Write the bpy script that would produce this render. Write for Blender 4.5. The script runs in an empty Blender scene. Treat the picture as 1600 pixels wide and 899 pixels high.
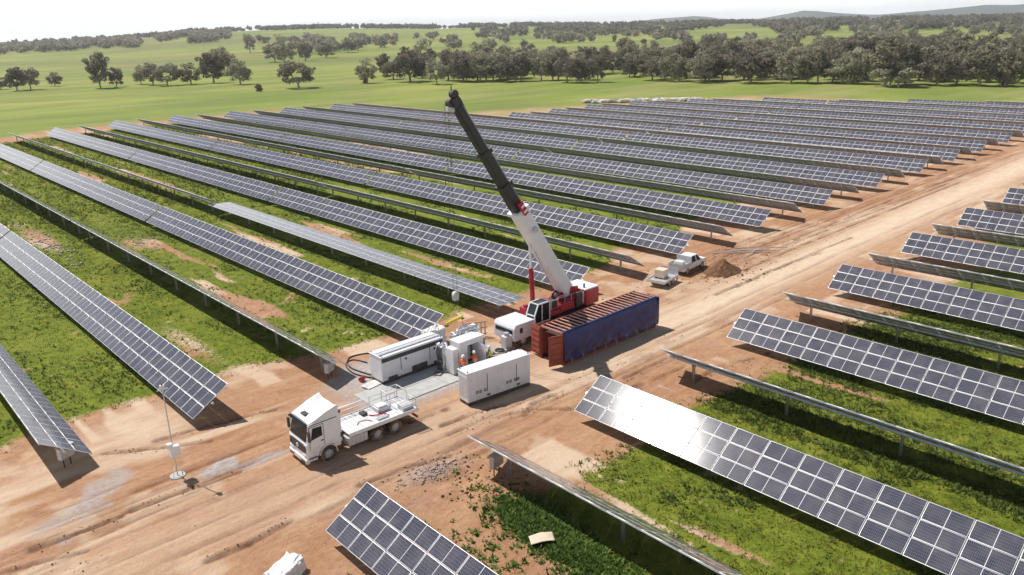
import bpy, bmesh, math, random
import numpy as np
from mathutils import Vector, Matrix

SC = bpy.context.scene
COL = SC.collection
rng = np.random.default_rng(7)
random.seed(7)
R = math.radians

# ------------------------------------------------------------------ camera
cd = bpy.data.cameras.new('camera')
cam = bpy.data.objects.new('camera', cd)
COL.objects.link(cam)
cd.sensor_width = 36.0
cd.lens = 1219 / 1600 * 36
cd.clip_start = 0.5
cd.clip_end = 30000
CR = Matrix(((0.73135452, 0.22897749, -0.64240943),
             (-0.68163887, 0.2148769, -0.69942574),
             (-0.02211381, 0.94941942, 0.31323115)))
m4 = CR.to_4x4()
m4.translation = Vector((0, 0, 24))
cam.matrix_world = m4
SC.camera = cam

# ------------------------------------------------------------------ light
SUN = Vector((-0.1703, 0.61, 1.0)).normalized()
elev = math.asin(SUN.z)
azim = math.atan2(SUN.x, SUN.y)          # clockwise from +Y
world = bpy.data.worlds.new("World")
SC.world = world
world.use_nodes = True
nt = world.node_tree
bg = nt.nodes['Background']
sky = nt.nodes.new('ShaderNodeTexSky')
sky.sky_type = 'NISHITA'
sky.sun_disc = False
sky.sun_elevation = elev
sky.sun_rotation = azim
sky.altitude = 300
sky.air_density = 1.0
sky.dust_density = 1.0
sky.ozone_density = 1.0
# milky veil of thin high cloud: white low down, thinning to the blue overhead
geo_ = nt.nodes.new('ShaderNodeTexCoord')
sep_ = nt.nodes.new('ShaderNodeSeparateXYZ')
nt.links.new(geo_.outputs['Generated'], sep_.inputs[0])
vr = nt.nodes.new('ShaderNodeMapRange')
vr.interpolation_type = 'SMOOTHSTEP'
vr.inputs[1].default_value = 0.2; vr.inputs[2].default_value = 0.44
vr.inputs[3].default_value = 0.95; vr.inputs[4].default_value = 0.0
nt.links.new(sep_.outputs[2], vr.inputs[0])
cn = nt.nodes.new('ShaderNodeTexNoise')
cn.inputs['Scale'].default_value = 2.2; cn.inputs['Detail'].default_value = 6
mp_ = nt.nodes.new('ShaderNodeMapping'); mp_.inputs['Scale'].default_value = (1, 1, 3.5)
nt.links.new(geo_.outputs['Generated'], mp_.inputs[0]); nt.links.new(mp_.outputs[0], cn.inputs['Vector'])
cr_ = nt.nodes.new('ShaderNodeMapRange'); cr_.inputs[1].default_value = 0.3; cr_.inputs[2].default_value = 0.7
cr_.inputs[3].default_value = 0.75; cr_.inputs[4].default_value = 1.15
nt.links.new(cn.outputs[0], cr_.inputs[0])
mu = nt.nodes.new('ShaderNodeMath'); mu.operation = 'MULTIPLY'; mu.use_clamp = True
nt.links.new(vr.outputs[0], mu.inputs[0]); nt.links.new(cr_.outputs[0], mu.inputs[1])
mxs = nt.nodes.new('ShaderNodeMix'); mxs.data_type = 'RGBA'
mxs.inputs[7].default_value = (25.5, 26, 26.5, 1)
nt.links.new(mu.outputs[0], mxs.inputs[0]); nt.links.new(sky.outputs[0], mxs.inputs[6])
nt.links.new(mxs.outputs[2], bg.inputs[0])
bg.inputs[1].default_value = 0.055
sl = bpy.data.lights.new('sun', 'SUN')
sl.energy = 5.0
sl.angle = R(0.5)
sl.color = (1.0, 0.955, 0.89)
so = bpy.data.objects.new('sun', sl)
COL.objects.link(so)
so.rotation_euler = SUN.to_track_quat('Z', 'Y').to_euler()
so.location = (0, 0, 60)
SC.view_settings.view_transform = 'Standard'
SC.view_settings.look = 'None'
SC.view_settings.gamma = 1
SC.view_settings.exposure = 0.12
SC.view_settings.use_curve_mapping = False
SC.cycles.max_bounces = 6
SC.cycles.transparent_max_bounces = 8

# ------------------------------------------------------------------ materials
MATS = {}


def bsdf(m):
    return m.node_tree.nodes['Principled BSDF']


def mat(name, col, rough=0.6, metal=0.0, var=0.12, scale=2.0, bump=0.0, bscale=20.0, spec=0.5, dirt=0.0, coat=0.0, low=0.0):
    m = bpy.data.materials.new(name)
    m.use_nodes = True
    n = m.node_tree.nodes
    l = m.node_tree.links
    b = bsdf(m)
    b.inputs['Roughness'].default_value = rough
    b.inputs['Metallic'].default_value = metal
    b.inputs['Specular IOR Level'].default_value = spec
    if coat:
        b.inputs['Coat Weight'].default_value = coat
        b.inputs['Coat Roughness'].default_value = 0.08
    tc = n.new('ShaderNodeTexCoord')
    no = n.new('ShaderNodeTexNoise')
    no.inputs['Scale'].default_value = scale
    no.inputs['Detail'].default_value = 6
    l.new(tc.outputs['Object'], no.inputs['Vector'])
    mx = n.new('ShaderNodeMix')
    mx.data_type = 'RGBA'
    c = np.array(col)
    mx.inputs[6].default_value = (*np.clip(c * (1 - var), 0, 1), 1)
    mx.inputs[7].default_value = (*np.clip(c * (1 + var), 0, 1), 1)
    mr = n.new('ShaderNodeMapRange')
    mr.inputs[1].default_value = 0.3
    mr.inputs[2].default_value = 0.7
    l.new(no.outputs[0], mr.inputs[0])
    l.new(mr.outputs[0], mx.inputs[0])
    out = mx.outputs[2]
    if dirt:
        n2 = n.new('ShaderNodeTexNoise')
        n2.inputs['Scale'].default_value = scale * 1.7
        n2.inputs['Detail'].default_value = 8
        n2.inputs['Roughness'].default_value = 0.7
        l.new(tc.outputs['Object'], n2.inputs['Vector'])
        m2 = n.new('ShaderNodeMapRange')
        m2.inputs[1].default_value = 0.5
        m2.inputs[2].default_value = 0.75
        m2.inputs[4].default_value = dirt
        l.new(n2.outputs[0], m2.inputs[0])
        mx2 = n.new('ShaderNodeMix')
        mx2.data_type = 'RGBA'
        mx2.inputs[7].default_value = (0.33, 0.2, 0.12, 1)
        l.new(m2.outputs[0], mx2.inputs[0])
        l.new(out, mx2.inputs[6])
        out = mx2.outputs[2]
    if low:
        g_ = n.new('ShaderNodeNewGeometry'); s_ = n.new('ShaderNodeSeparateXYZ'); l.new(g_.outputs['Position'], s_.inputs[0])
        r_ = n.new('ShaderNodeMapRange'); r_.inputs[1].default_value = 1.5; r_.inputs[2].default_value = 0.2; l.new(s_.outputs[2], r_.inputs[0])
        q_ = n.new('ShaderNodeTexNoise'); q_.inputs['Scale'].default_value = 3.0; q_.inputs['Detail'].default_value = 8; l.new(g_.outputs['Position'], q_.inputs['Vector'])
        k_ = n.new('ShaderNodeMapRange'); k_.inputs[1].default_value = 0.35; k_.inputs[2].default_value = 0.65; k_.inputs[4].default_value = low; l.new(q_.outputs[0], k_.inputs[0])
        p_ = n.new('ShaderNodeMath'); p_.operation = 'MULTIPLY'; l.new(r_.outputs[0], p_.inputs[0]); l.new(k_.outputs[0], p_.inputs[1])
        x_ = n.new('ShaderNodeMix'); x_.data_type = 'RGBA'; x_.inputs[7].default_value = (0.36, 0.22, 0.135, 1)
        l.new(p_.outputs[0], x_.inputs[0]); l.new(out, x_.inputs[6]); out = x_.outputs[2]
    l.new(out, b.inputs['Base Color'])
    if bump:
        n3 = n.new('ShaderNodeTexNoise')
        n3.inputs['Scale'].default_value = bscale
        n3.inputs['Detail'].default_value = 6
        l.new(tc.outputs['Object'], n3.inputs['Vector'])
        bp = n.new('ShaderNodeBump')
        bp.inputs['Strength'].default_value = bump
        bp.inputs['Distance'].default_value = 0.05
        l.new(n3.outputs[0], bp.inputs['Height'])
        l.new(bp.outputs[0], b.inputs['Normal'])
    MATS[name] = m
    return m


WHITE = mat('white_paint', (0.74, 0.75, 0.77), 0.38, var=0.04, scale=1.3, dirt=0.16, coat=0.3, low=0.55)
OFFW = mat('enclosure_white', (0.66, 0.67, 0.71), 0.45, var=0.05, scale=1.1, dirt=0.14, low=0.3)
LGREY = mat('light_grey_metal', (0.5, 0.51, 0.53), 0.42, 0.3, var=0.12, scale=4)
GALV = mat('galvanised_steel', (0.46, 0.48, 0.5), 0.42, 0.75, var=0.18, scale=5)
ALU = mat('frame_aluminium', (0.76, 0.77, 0.8), 0.4, 0.3, var=0.05, scale=3)
DARK = mat('dark_chassis', (0.035, 0.036, 0.04), 0.55, var=0.3, dirt=0.15, low=0.15)
BLACK = mat('boom_black', (0.022, 0.023, 0.026), 0.5, var=0.2, scale=2)
RUBBER = mat('tyre_rubber', (0.028, 0.028, 0.03), 0.85, var=0.2, dirt=0.5, scale=3, low=0.7)
CRED = mat('crane_red', (0.36, 0.010, 0.03), 0.35, var=0.15, dirt=0.2, coat=0.2, low=0.7)
GLASS = mat('cab_glass', (0.012, 0.018, 0.022), 0.08, var=0.1, spec=0.35)
RUST = mat('container_red', (0.27, 0.055, 0.032), 0.6, var=0.25, scale=1.5, dirt=0.15)
RUSTD = mat('shaded_interior_brown', (0.055, 0.02, 0.016), 0.8, var=0.3, scale=2)  # container brown darkened, shade of the interior put into the colour
BOW = mat('roof_bow_red', (0.5, 0.26, 0.2), 0.5, var=0.2, scale=2)
TARP = mat('tarpaulin_blue', (0.008, 0.014, 0.105), 0.5, var=0.5, scale=1.2, bump=1.0, bscale=1.6, dirt=0.12, low=0.35)
YEL = mat('sling_yellow', (0.62, 0.5, 0.05), 0.5, var=0.12)
ORG = mat('hi_vis_orange', (0.75, 0.13, 0.02), 0.7, var=0.1)
HYEL = mat('hi_vis_yellow', (0.62, 0.72, 0.08), 0.7, var=0.1)
NAVY = mat('work_trousers_navy', (0.02, 0.025, 0.05), 0.85, var=0.2)
SKIN = mat('skin', (0.5, 0.3, 0.22), 0.6, var=0.08)
HELM = mat('helmet_white', (0.8, 0.8, 0.8), 0.3, var=0.02)
HOSE = mat('hose_black', (0.02, 0.02, 0.022), 0.5, var=0.2)
WOOD = mat('timber', (0.48, 0.32, 0.2), 0.75, var=0.25, scale=8)
PINKW = mat('pallet_timber', (0.55, 0.36, 0.27), 0.75, var=0.2, scale=8)
SOIL = mat('dug_soil', (0.16, 0.085, 0.05), 0.95, var=0.35, scale=2.5, bump=1.0, bscale=6, spec=0.1)
STONE = mat('rubble_stone', (0.4, 0.32, 0.27), 0.9, var=0.3, scale=4, spec=0.2)
CONC = mat('concrete', (0.42, 0.42, 0.41), 0.8, var=0.12, scale=2, dirt=0.2, bump=0.2, bscale=15)
FOIL = mat('silver_wrap', (0.62, 0.63, 0.66), 0.25, 0.6, var=0.12, scale=5, bump=0.8, bscale=9)
WRAP = mat('plastic_wrap', (0.72, 0.72, 0.72), 0.35, var=0.08, scale=5, bump=0.8, bscale=7)
CARTON = mat('carton_cream', (0.62, 0.52, 0.4), 0.7, var=0.08, scale=3)
LAMP = mat('lamp_lens', (0.7, 0.7, 0.72), 0.1, var=0.05, spec=0.8)
LRED = mat('tail_lamp_red', (0.45, 0.01, 0.01), 0.25, var=0.05)
BARK = mat('gum_bark', (0.3, 0.24, 0.19), 0.9, var=0.3, scale=3, bump=0.4)
PGREY = mat('backsheet', (0.34, 0.35, 0.36), 0.6, var=0.05)


def leafmat(name, c1, c2, c3):
    m = bpy.data.materials.new(name)
    m.use_nodes = True
    n = m.node_tree.nodes
    l = m.node_tree.links
    b = bsdf(m)
    b.inputs['Roughness'].default_value = 0.65
    b.inputs['Specular IOR Level'].default_value = 0.25
    g = n.new('ShaderNodeNewGeometry')
    oi = n.new('ShaderNodeObjectInfo')
    r = n.new('ShaderNodeValToRGB')
    r.color_ramp.elements[0].color = (*c1, 1)
    r.color_ramp.elements[1].color = (*c3, 1)
    e = r.color_ramp.elements.new(0.5)
    e.color = (*c2, 1)
    l.new(g.outputs['Random Per Island'], r.inputs[0])
    hs = n.new('ShaderNodeHueSaturation')
    mr = n.new('ShaderNodeMapRange')
    mr.inputs[3].default_value = 0.7
    mr.inputs[4].default_value = 1.45
    l.new(oi.outputs['Random'], mr.inputs[0])
    l.new(mr.outputs[0], hs.inputs['Value'])
    mr2 = n.new('ShaderNodeMapRange')
    mr2.inputs[3].default_value = 0.465
    mr2.inputs[4].default_value = 0.52
    l.new(oi.outputs['Random'], mr2.inputs[0])
    l.new(mr2.outputs[0], hs.inputs['Hue'])
    l.new(r.outputs[0], hs.inputs['Color'])
    l.new(hs.outputs[0], b.inputs['Base Color'])
    tr = n.new('ShaderNodeBsdfTranslucent')
    l.new(hs.outputs[0], tr.inputs['Color'])
    ms = n.new('ShaderNodeMixShader')
    ms.inputs[0].default_value = 0.42
    l.new(b.outputs[0], ms.inputs[1]); l.new(tr.outputs[0], ms.inputs[2])
    l.new(ms.outputs[0], n['Material Output'].inputs['Surface'])
    MATS[name] = m
    return m


LEAF = leafmat('gum_leaves', (0.14, 0.15, 0.095), (0.235, 0.225, 0.16), (0.36, 0.30, 0.23))
GRASSM = leafmat('grass_blades', (0.07, 0.11, 0.012), (0.165, 0.215, 0.022), (0.30, 0.32, 0.06))
WEEDM = leafmat('weed_leaves', (0.045, 0.085, 0.016), (0.10, 0.155, 0.03), (0.18, 0.23, 0.055))


# solar cell glass: dark half cells behind dusty glass, silver grid lines
def glassmat():
    m = bpy.data.materials.new('solar_cell_glass')
    m.use_nodes = True
    n = m.node_tree.nodes
    l = m.node_tree.links
    b = bsdf(m)
    uv = n.new('ShaderNodeUVMap')
    sp = n.new('ShaderNodeSeparateXYZ')
    l.new(uv.outputs[0], sp.inputs[0])

    def line(src, count, w):
        a = n.new('ShaderNodeMath'); a.operation = 'MULTIPLY'; a.inputs[1].default_value = count
        l.new(src, a.inputs[0])
        f = n.new('ShaderNodeMath'); f.operation = 'FRACT'
        l.new(a.outputs[0], f.inputs[0])
        s = n.new('ShaderNodeMath'); s.operation = 'SUBTRACT'; s.inputs[1].default_value = 0.5
        l.new(f.outputs[0], s.inputs[0])
        ab = n.new('ShaderNodeMath'); ab.operation = 'ABSOLUTE'
        l.new(s.outputs[0], ab.inputs[0])
        g = n.new('ShaderNodeMath'); g.operation = 'GREATER_THAN'; g.inputs[1].default_value = 0.5 - w
        l.new(ab.outputs[0], g.inputs[0])
        return g.outputs[0]
    a = line(sp.outputs[0], 6, 0.025)
    c = line(sp.outputs[1], 24, 0.034)
    mxx = n.new('ShaderNodeMath'); mxx.operation = 'MAXIMUM'
    l.new(a, mxx.inputs[0]); l.new(c, mxx.inputs[1])
    # middle gap of the half-cut module
    s = n.new('ShaderNodeMath'); s.operation = 'SUBTRACT'; s.inputs[1].default_value = 0.5
    l.new(sp.outputs[1], s.inputs[0])
    ab = n.new('ShaderNodeMath'); ab.operation = 'ABSOLUTE'
    l.new(s.outputs[0], ab.inputs[0])
    g = n.new('ShaderNodeMath'); g.operation = 'LESS_THAN'; g.inputs[1].default_value = 0.0085
    l.new(ab.outputs[0], g.inputs[0])
    oi = n.new('ShaderNodeObjectInfo')
    geo = n.new('ShaderNodeNewGeometry')
    add = n.new('ShaderNodeMath'); add.operation = 'ADD'
    l.new(oi.outputs['Random'], add.inputs[0]); l.new(geo.outputs['Random Per Island'], add.inputs[1])
    fr = n.new('ShaderNodeMath'); fr.operation = 'FRACT'
    l.new(add.outputs[0], fr.inputs[0])
    r = n.new('ShaderNodeValToRGB')
    r.color_ramp.elements[0].color = (0.028, 0.031, 0.055, 1)
    r.color_ramp.elements[1].color = (0.045, 0.046, 0.070, 1)
    l.new(fr.outputs[0], r.inputs[0])
    # thin film of dust
    tc = n.new('ShaderNodeTexCoord')
    no = n.new('ShaderNodeTexNoise'); no.inputs['Scale'].default_value = 1.2; no.inputs['Detail'].default_value = 5
    l.new(geo.outputs['Position'], no.inputs['Vector'])
    du = n.new('ShaderNodeMapRange'); du.inputs[1].default_value = 0.4; du.inputs[2].default_value = 0.75
    du.inputs[3].default_value = 0.04; du.inputs[4].default_value = 0.15
    l.new(no.outputs[0], du.inputs[0])
    dm = n.new('ShaderNodeMix'); dm.data_type = 'RGBA'; dm.inputs[7].default_value = (0.5, 0.44, 0.38, 1)
    l.new(du.outputs[0], dm.inputs[0]); l.new(r.outputs[0], dm.inputs[6])
    m1 = n.new('ShaderNodeMix'); m1.data_type = 'RGBA'
    m1.inputs[7].default_value = (0.21, 0.22, 0.27, 1)
    l.new(mxx.outputs[0], m1.inputs[0]); l.new(dm.outputs[2], m1.inputs[6])
    m2 = n.new('ShaderNodeMix'); m2.data_type = 'RGBA'
    m2.inputs[7].default_value = (0.62, 0.63, 0.66, 1)
    l.new(g.outputs[0], m2.inputs[0]); l.new(m1.outputs[2], m2.inputs[6])
    l.new(m2.outputs[2], b.inputs['Base Color'])
    b.inputs['Roughness'].default_value = 0.075
    b.inputs['Specular IOR Level'].default_value = 0.62
    b.inputs['IOR'].default_value = 1.45
    return m


PV = glassmat()


# ------------------------------------------------------------------ mesh builder
class MB:
    def __init__(s):
        s.v = []; s.f = []; s.m = []; s.mats = []; s.smooth = []

    def mi(s, m):
        if m not in s.mats:
            s.mats.append(m)
        return s.mats.index(m)

    def add(s, vs, fs, m, smooth=False):
        o = len(s.v)
        s.v += [tuple(v) for v in vs]
        k = s.mi(m)
        for f in fs:
            s.f.append([o + i for i in f]); s.m.append(k); s.smooth.append(smooth)
        return s

    def box(s, x0, x1, y0, y1, z0, z1, m, M=None):
        vs = [Vector((x, y, z)) for z in (z0, z1) for y in (y0, y1) for x in (x0, x1)]
        if M is not None:
            vs = [M @ v for v in vs]
        return s.add(vs, [(0, 2, 3, 1), (4, 5, 7, 6), (0, 1, 5, 4), (2, 6, 7, 3), (0, 4, 6, 2), (1, 3, 7, 5)], m)

    def beam(s, a, b, w, h, m, up=(0, 0, 1), w2=None, h2=None):
        a = Vector(a); b = Vector(b)
        d = (b - a).normalized()
        u = Vector(up)
        if abs(d.dot(u)) > 0.98:
            u = Vector((1, 0, 0))
        sx = d.cross(u).normalized(); sz = sx.cross(d).normalized()
        w2 = w if w2 is None else w2; h2 = h if h2 is None else h2
        vs = []
        for p, ww, hh in ((a, w, h), (b, w2, h2)):
            for i, j in ((-1, -1), (1, -1), (1, 1), (-1, 1)):
                vs.append(p + sx * (i * ww / 2) + sz * (j * hh / 2))
        return s.add(vs, [(3, 2, 1, 0), (4, 5, 6, 7), (0, 1, 5, 4), (1, 2, 6, 5), (2, 3, 7, 6), (3, 0, 4, 7)], m)

    def cyl(s, a, b, r, m, n=12, r2=None, caps=True):
        a = Vector(a); b = Vector(b)
        r2 = r if r2 is None else r2
        d = (b - a).normalized()
        u = Vector((0, 0, 1)) if abs(d.z) < 0.95 else Vector((1, 0, 0))
        sx = d.cross(u).normalized(); sy = d.cross(sx).normalized()
        vs = []
        for p, rr in ((a, r), (b, r2)):
            for i in range(n):
                t = 2 * math.pi * i / n
                vs.append(p + sx * (rr * math.cos(t)) + sy * (rr * math.sin(t)))
        fs = [(i, n + i, n + (i + 1) % n, (i + 1) % n) for i in range(n)]
        s.add(vs, fs, m, True)
        if caps:
            s.add(vs, [tuple(range(n)), tuple(range(2 * n - 1, n - 1, -1))], m)
        return s

    def tube(s, pts, r, m, n=6):
        pts = [Vector(p) for p in pts]
        vs = []
        for i, p in enumerate(pts):
            d = (pts[min(i + 1, len(pts) - 1)] - pts[max(i - 1, 0)]).normalized()
            u = Vector((0, 0, 1)) if abs(d.z) < 0.9 else Vector((1, 0, 0))
            sx = d.cross(u).normalized(); sy = d.cross(sx).normalized()
            for k in range(n):
                t = 2 * math.pi * k / n
                vs.append(p + sx * (r * math.cos(t)) + sy * (r * math.sin(t)))
        fs = []
        for i in range(len(pts) - 1):
            for k in range(n):
                a = i * n + k; b = i * n + (k + 1) % n
                fs.append((a, a + n, b + n, b))
        fs.append(tuple(range(n))); fs.append(tuple(range(len(vs) - 1, len(vs) - 1 - n, -1)))
        return s.add(vs, fs, m, True)

    def prism(s, prof, y0, y1, m, axis='y', inset=0.0):
        # prof: list of (x,z) counter-clockwise seen from -y ; extruded along y
        n = len(prof)
        vs = [(x, y0, z) for x, z in prof] + [(x, y1, z) for x, z in prof]
        fs = [tuple(range(n)), tuple(range(2 * n - 1, n - 1, -1))]
        fs += [(i, n + i, n + (i + 1) % n, (i + 1) % n) for i in range(n)]
        return s.add(vs, fs, m)

    def mesh(s, name):
        me = bpy.data.meshes.new(name)
        me.from_pydata(s.v, [], s.f)
        for m in s.mats:
            me.materials.append(m)
        me.polygons.foreach_set('material_index', s.m)
        me.polygons.foreach_set('use_smooth', s.smooth)
        bm = bmesh.new(); bm.from_mesh(me)
        bmesh.ops.recalc_face_normals(bm, faces=bm.faces)
        bm.to_mesh(me); bm.free()
        me.update()
        return me

    def build(s, name, parent=None, loc=None, bevel=0.0):
        return link(name, s.mesh(name), parent, loc, bevel)


def link(name, me, parent=None, loc=None, bevel=0.0):
    o = bpy.data.objects.new(name, me)
    COL.objects.link(o)
    if parent:
        o.parent = parent
    if loc:
        o.location = loc
    if bevel:
        b = o.modifiers.new('bevel', 'BEVEL')
        b.width = bevel; b.segments = 2; b.limit_method = 'ANGLE'
        b.angle_limit = R(35)
    return o


def tag(o, label=None, cat=None, group=None, kind=None):
    if label: o['label'] = label
    if cat: o['category'] = cat
    if group: o['group'] = group
    if kind: o['kind'] = kind
    return o


def thing(name, loc, label, cat, group=None, rz=0.0, scale=1.0):
    o = bpy.data.objects.new(name, None)
    COL.objects.link(o)
    o.empty_display_size = 0.3
    o.location = loc; o.rotation_euler = (0, 0, rz); o.scale = (scale,) * 3
    return tag(o, label, cat, group)


def np_mesh(name, verts, faces, m, uvs=None, mi=None, smooth=False):
    """fast mesh: verts (n,3); faces (k,3|4)"""
    me = bpy.data.meshes.new(name)
    nf, k = faces.shape
    me.vertices.add(len(verts)); me.vertices.foreach_set('co', np.asarray(verts, np.float32).ravel())
    me.loops.add(nf * k); me.loops.foreach_set('vertex_index', faces.astype(np.int32).ravel())
    me.polygons.add(nf)
    me.polygons.foreach_set('loop_start', np.arange(nf, dtype=np.int32) * k)
    me.polygons.foreach_set('loop_total', np.full(nf, k, np.int32))
    for q in (m if isinstance(m, list) else [m]):
        me.materials.append(q)
    if mi is not None:
        me.polygons.foreach_set('material_index', mi.astype(np.int32))
    if uvs is not None:
        ul = me.uv_layers.new(name='UVMap')
        ul.data.foreach_set('uv', np.asarray(uvs, np.float32).ravel())
    if smooth:
        me.polygons.foreach_set('use_smooth', np.ones(nf, bool))
    me.update(calc_edges=True)
    return me


# ------------------------------------------------------------------ noise and layout
class VN:
    def __init__(s, seed):
        s.g = np.random.default_rng(seed).random((256, 256))

    def __call__(s, x, y):
        x = np.asarray(x, float); y = np.asarray(y, float)
        xi = np.floor(x).astype(int); yi = np.floor(y).astype(int)
        fx = x - xi; fy = y - yi
        fx = fx * fx * (3 - 2 * fx); fy = fy * fy * (3 - 2 * fy)
        a = s.g[xi & 255, yi & 255]; b = s.g[(xi + 1) & 255, yi & 255]
        c = s.g[xi & 255, (yi + 1) & 255]; d = s.g[(xi + 1) & 255, (yi + 1) & 255]
        return (a * (1 - fx) + b * fx) * (1 - fy) + (c * (1 - fx) + d * fx) * fy


N1, N2, N3, N4 = VN(1), VN(2), VN(3), VN(4)


def fbm(n, x, y, o=4):
    t = 0; a = 0.5; w = 0
    for i in range(o):
        t = t + a * n(x * 2 ** i + 17 * i, y * 2 ** i + 31 * i); w += a; a *= 0.5
    return t / w


def ss(x, a, b):
    t = np.clip((x - a) / (b - a), 0, 1)
    return t * t * (3 - 2 * t)


XS = [8.0, 16.5, 25.7, 34.5, 43.4, 52.1, 60.5, 69.0, 77.0, 85.4, 93.4, 101.7, 110, 118, 126, 134.5, 142, 149, 156, 162.8,
      170.5, 178, 186, 194, 202, 210, 218, 226, 234, 242, 250]
XA = np.array([-8.5, -0.3] + XS)


def yfar(x):
    return np.interp(x, [-50, 45, 75, 112, 140, 145.9, 146, 190, 222, 254], [226, 232, 242, 237, 231, 230, 162, 160, 140, 66])


def rowdist(x):
    x = np.asarray(x, float)
    i = np.clip(np.searchsorted(XA, x), 1, len(XA) - 1)
    return np.minimum(np.abs(x - XA[i - 1]), np.abs(XA[i] - x))


def grass_mask(x, y):
    n = fbm(N1, x * 0.09, y * 0.09)
    nl = fbm(N2, x * 0.32, y * 0.045)         # streaks along the rows
    nf = fbm(N3, x * 0.5, y * 0.5)
    d = rowdist(x)
    e = 52.5 + 9 * (n - 0.5) + np.maximum(0, x - 60) * 0.12
    gl = ss(y, e - 1.5, e + 3)
    er = 27.0 - 7 * (n - 0.5) + 0 * x
    gr = 1 - ss(y, er - 3, er + 1)
    gr = gr * (1 - 0.92 * ss(x, 16, 17.5) * (1 - ss(x, 21.6, 23.2)) * ss(y, 4, 16))
    gr = gr * (1 - 0.35 * ss(x, 60, 80))
    g = np.maximum(gl * (y > 40), gr * (y < 36))
    bare = ss(nl, 0.62, 0.75) * ss(d, 1.0, 2.6)
    bare2 = ss(nf, 0.68, 0.82) * 0.6
    g = g * (1 - 0.85 * bare) * (1 - bare2)
    g = g * (1 - 0.55 * ss(x, 105, 140))
    yf = yfar(x)
    g = g * (1 - ss(y, yf - 3, yf + 2))
    g = g * (1 - ss(x, 252, 258))
    # worn bare ground by the first rows on the left
    g = g * (1 - 0.75 * np.exp(-(((x - 21.3) / 2.0) ** 2 + ((y - 112) / 12) ** 2)))
    g = g * (1 - 0.6 * np.exp(-(((x - 20.8) / 1.6) ** 2 + ((y - 62) / 9) ** 2)))
    g = g * (1 - 0.6 * np.exp(-(((x - 29) / 2.2) ** 2 + ((y - 100) / 7) ** 2)))
    return np.clip(g, 0, 1)


def field_mask(x, y):
    yf = yfar(x)
    a = ss(y, yf + 12, yf + 16)
    b = ss(x, 256, 260) * ss(x + 0 * y, 0, 1)
    # tan verge beyond the stepped part of the array
    verge = (x > 146) & (x < 262) & (y < 215 - (x - 146) * 0.45)
    a = np.where(verge, a * ss(y, 192 - (x - 146) * 0.42, 199 - (x - 146) * 0.42), a)
    return np.clip(np.maximum(a, b * (y < 300)), 0, 1)


AZ = [-180, 0, 10.9, 18, 21.7, 29.9, 38.5, 43, 50, 55, 62, 68, 75, 100, 180]
EL = [0, 0, -0.22, 0.0, 0.28, 0.38, 0.2, 0.22, 0.12, 0.1, 0.05, 0.05, 0.0, 0, 0]
AZ2 = [-180, 0, 36, 41, 46, 50, 53, 55.7, 57.5, 59.5, 61.5, 62.6, 64.5, 66.5, 68.5, 70.5, 72.5, 75, 80, 100, 180]
EL2 = [0, 0, 0.05, 0.36, 0.3, 0.26, 0.5, 0.66, 0.34, 0.36, 0.64, 0.82, 0.55, 0.42, 0.5, 0.66, 0.78, 0.8, 0.6, 0.2, 0]


def terrain(x, y):
    x = np.asarray(x, float); y = np.asarray(y, float)
    r = np.hypot(x, y) + 1e-6
    az = np.degrees(np.arctan2(x, y))
    el = np.interp(az, AZ, EL) + 0.1 * (fbm(N3, az * 0.35 + 50, r * 0.0006) - 0.5)
    top = np.maximum(24 + 2600 * np.tan(np.radians(el)), 0)
    z = top * ss(r, 700, 2600)
    el2 = np.interp(az, AZ2, EL2) + 0.14 * (fbm(N2, az * 0.7 + 50, r * 0.0004) - 0.5)
    z2 = np.maximum(24 + 8000 * np.tan(np.radians(el2)), 0)
    z = z * (1 - ss(r, 3600, 5200)) + z2 * np.exp(-((r - 8000) / 1500.0) ** 2)
    return z


TRACKS = [[(4.5, 40.6), (6.5, 40.4), (8.6, 40.3)], [(4.8, 37.6), (5.8, 37.3), (6.9, 37.2)], [(10.3, 33.5), (12.5, 33.3), (14.9, 33.6)], [(9.2, 40.6), (12.4, 40.3), (15.1, 40.1)], [(2.9, 39.7), (4.4, 39.2), (6.5, 38.5)], [(26.8, 36.2), (30.3, 35.8), (33.1, 35.0), (35.1, 34.0)], [(26.4, 34.9), (29.4, 34.8), (32.4, 33.7), (34.5, 31.6)], [(31.5, 33.4), (33.2, 34.2), (35.9, 34.1)], [(39.3, 32.3), (43.1, 32.4), (45.5, 32.4)], [(38.8, 31.0), (42.4, 30.7), (45.7, 30.5)], [(64.4, 40.2), (81.8, 40.6), (108.4, 40.8), (132.6, 40.9)], [(63.9, 37.8), (78.7, 38.2), (89.1, 38.1)], [(58.7, 37.9), (70.6, 38.2), (80.8, 37.8)], [(83.9, 42.5), (114.6, 43.3), (149.0, 42.3)], [(75.4, 41.7), (97.4, 41.9), (129.8, 41.8)], [(12.8, 47.5), (16.2, 46.9), (20.3, 46.0)], [(10.0, 48.1), (13.1, 46.1), (15.4, 44.9)], [(23.8, 41.2), (25.6, 38.0), (28.5, 37.7)], [(19.2, 33.9), (22.4, 33.6), (24.7, 32.8)], [(50.2, 27.6), (46.7, 28.7), (43.1, 28.5)]]


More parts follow.
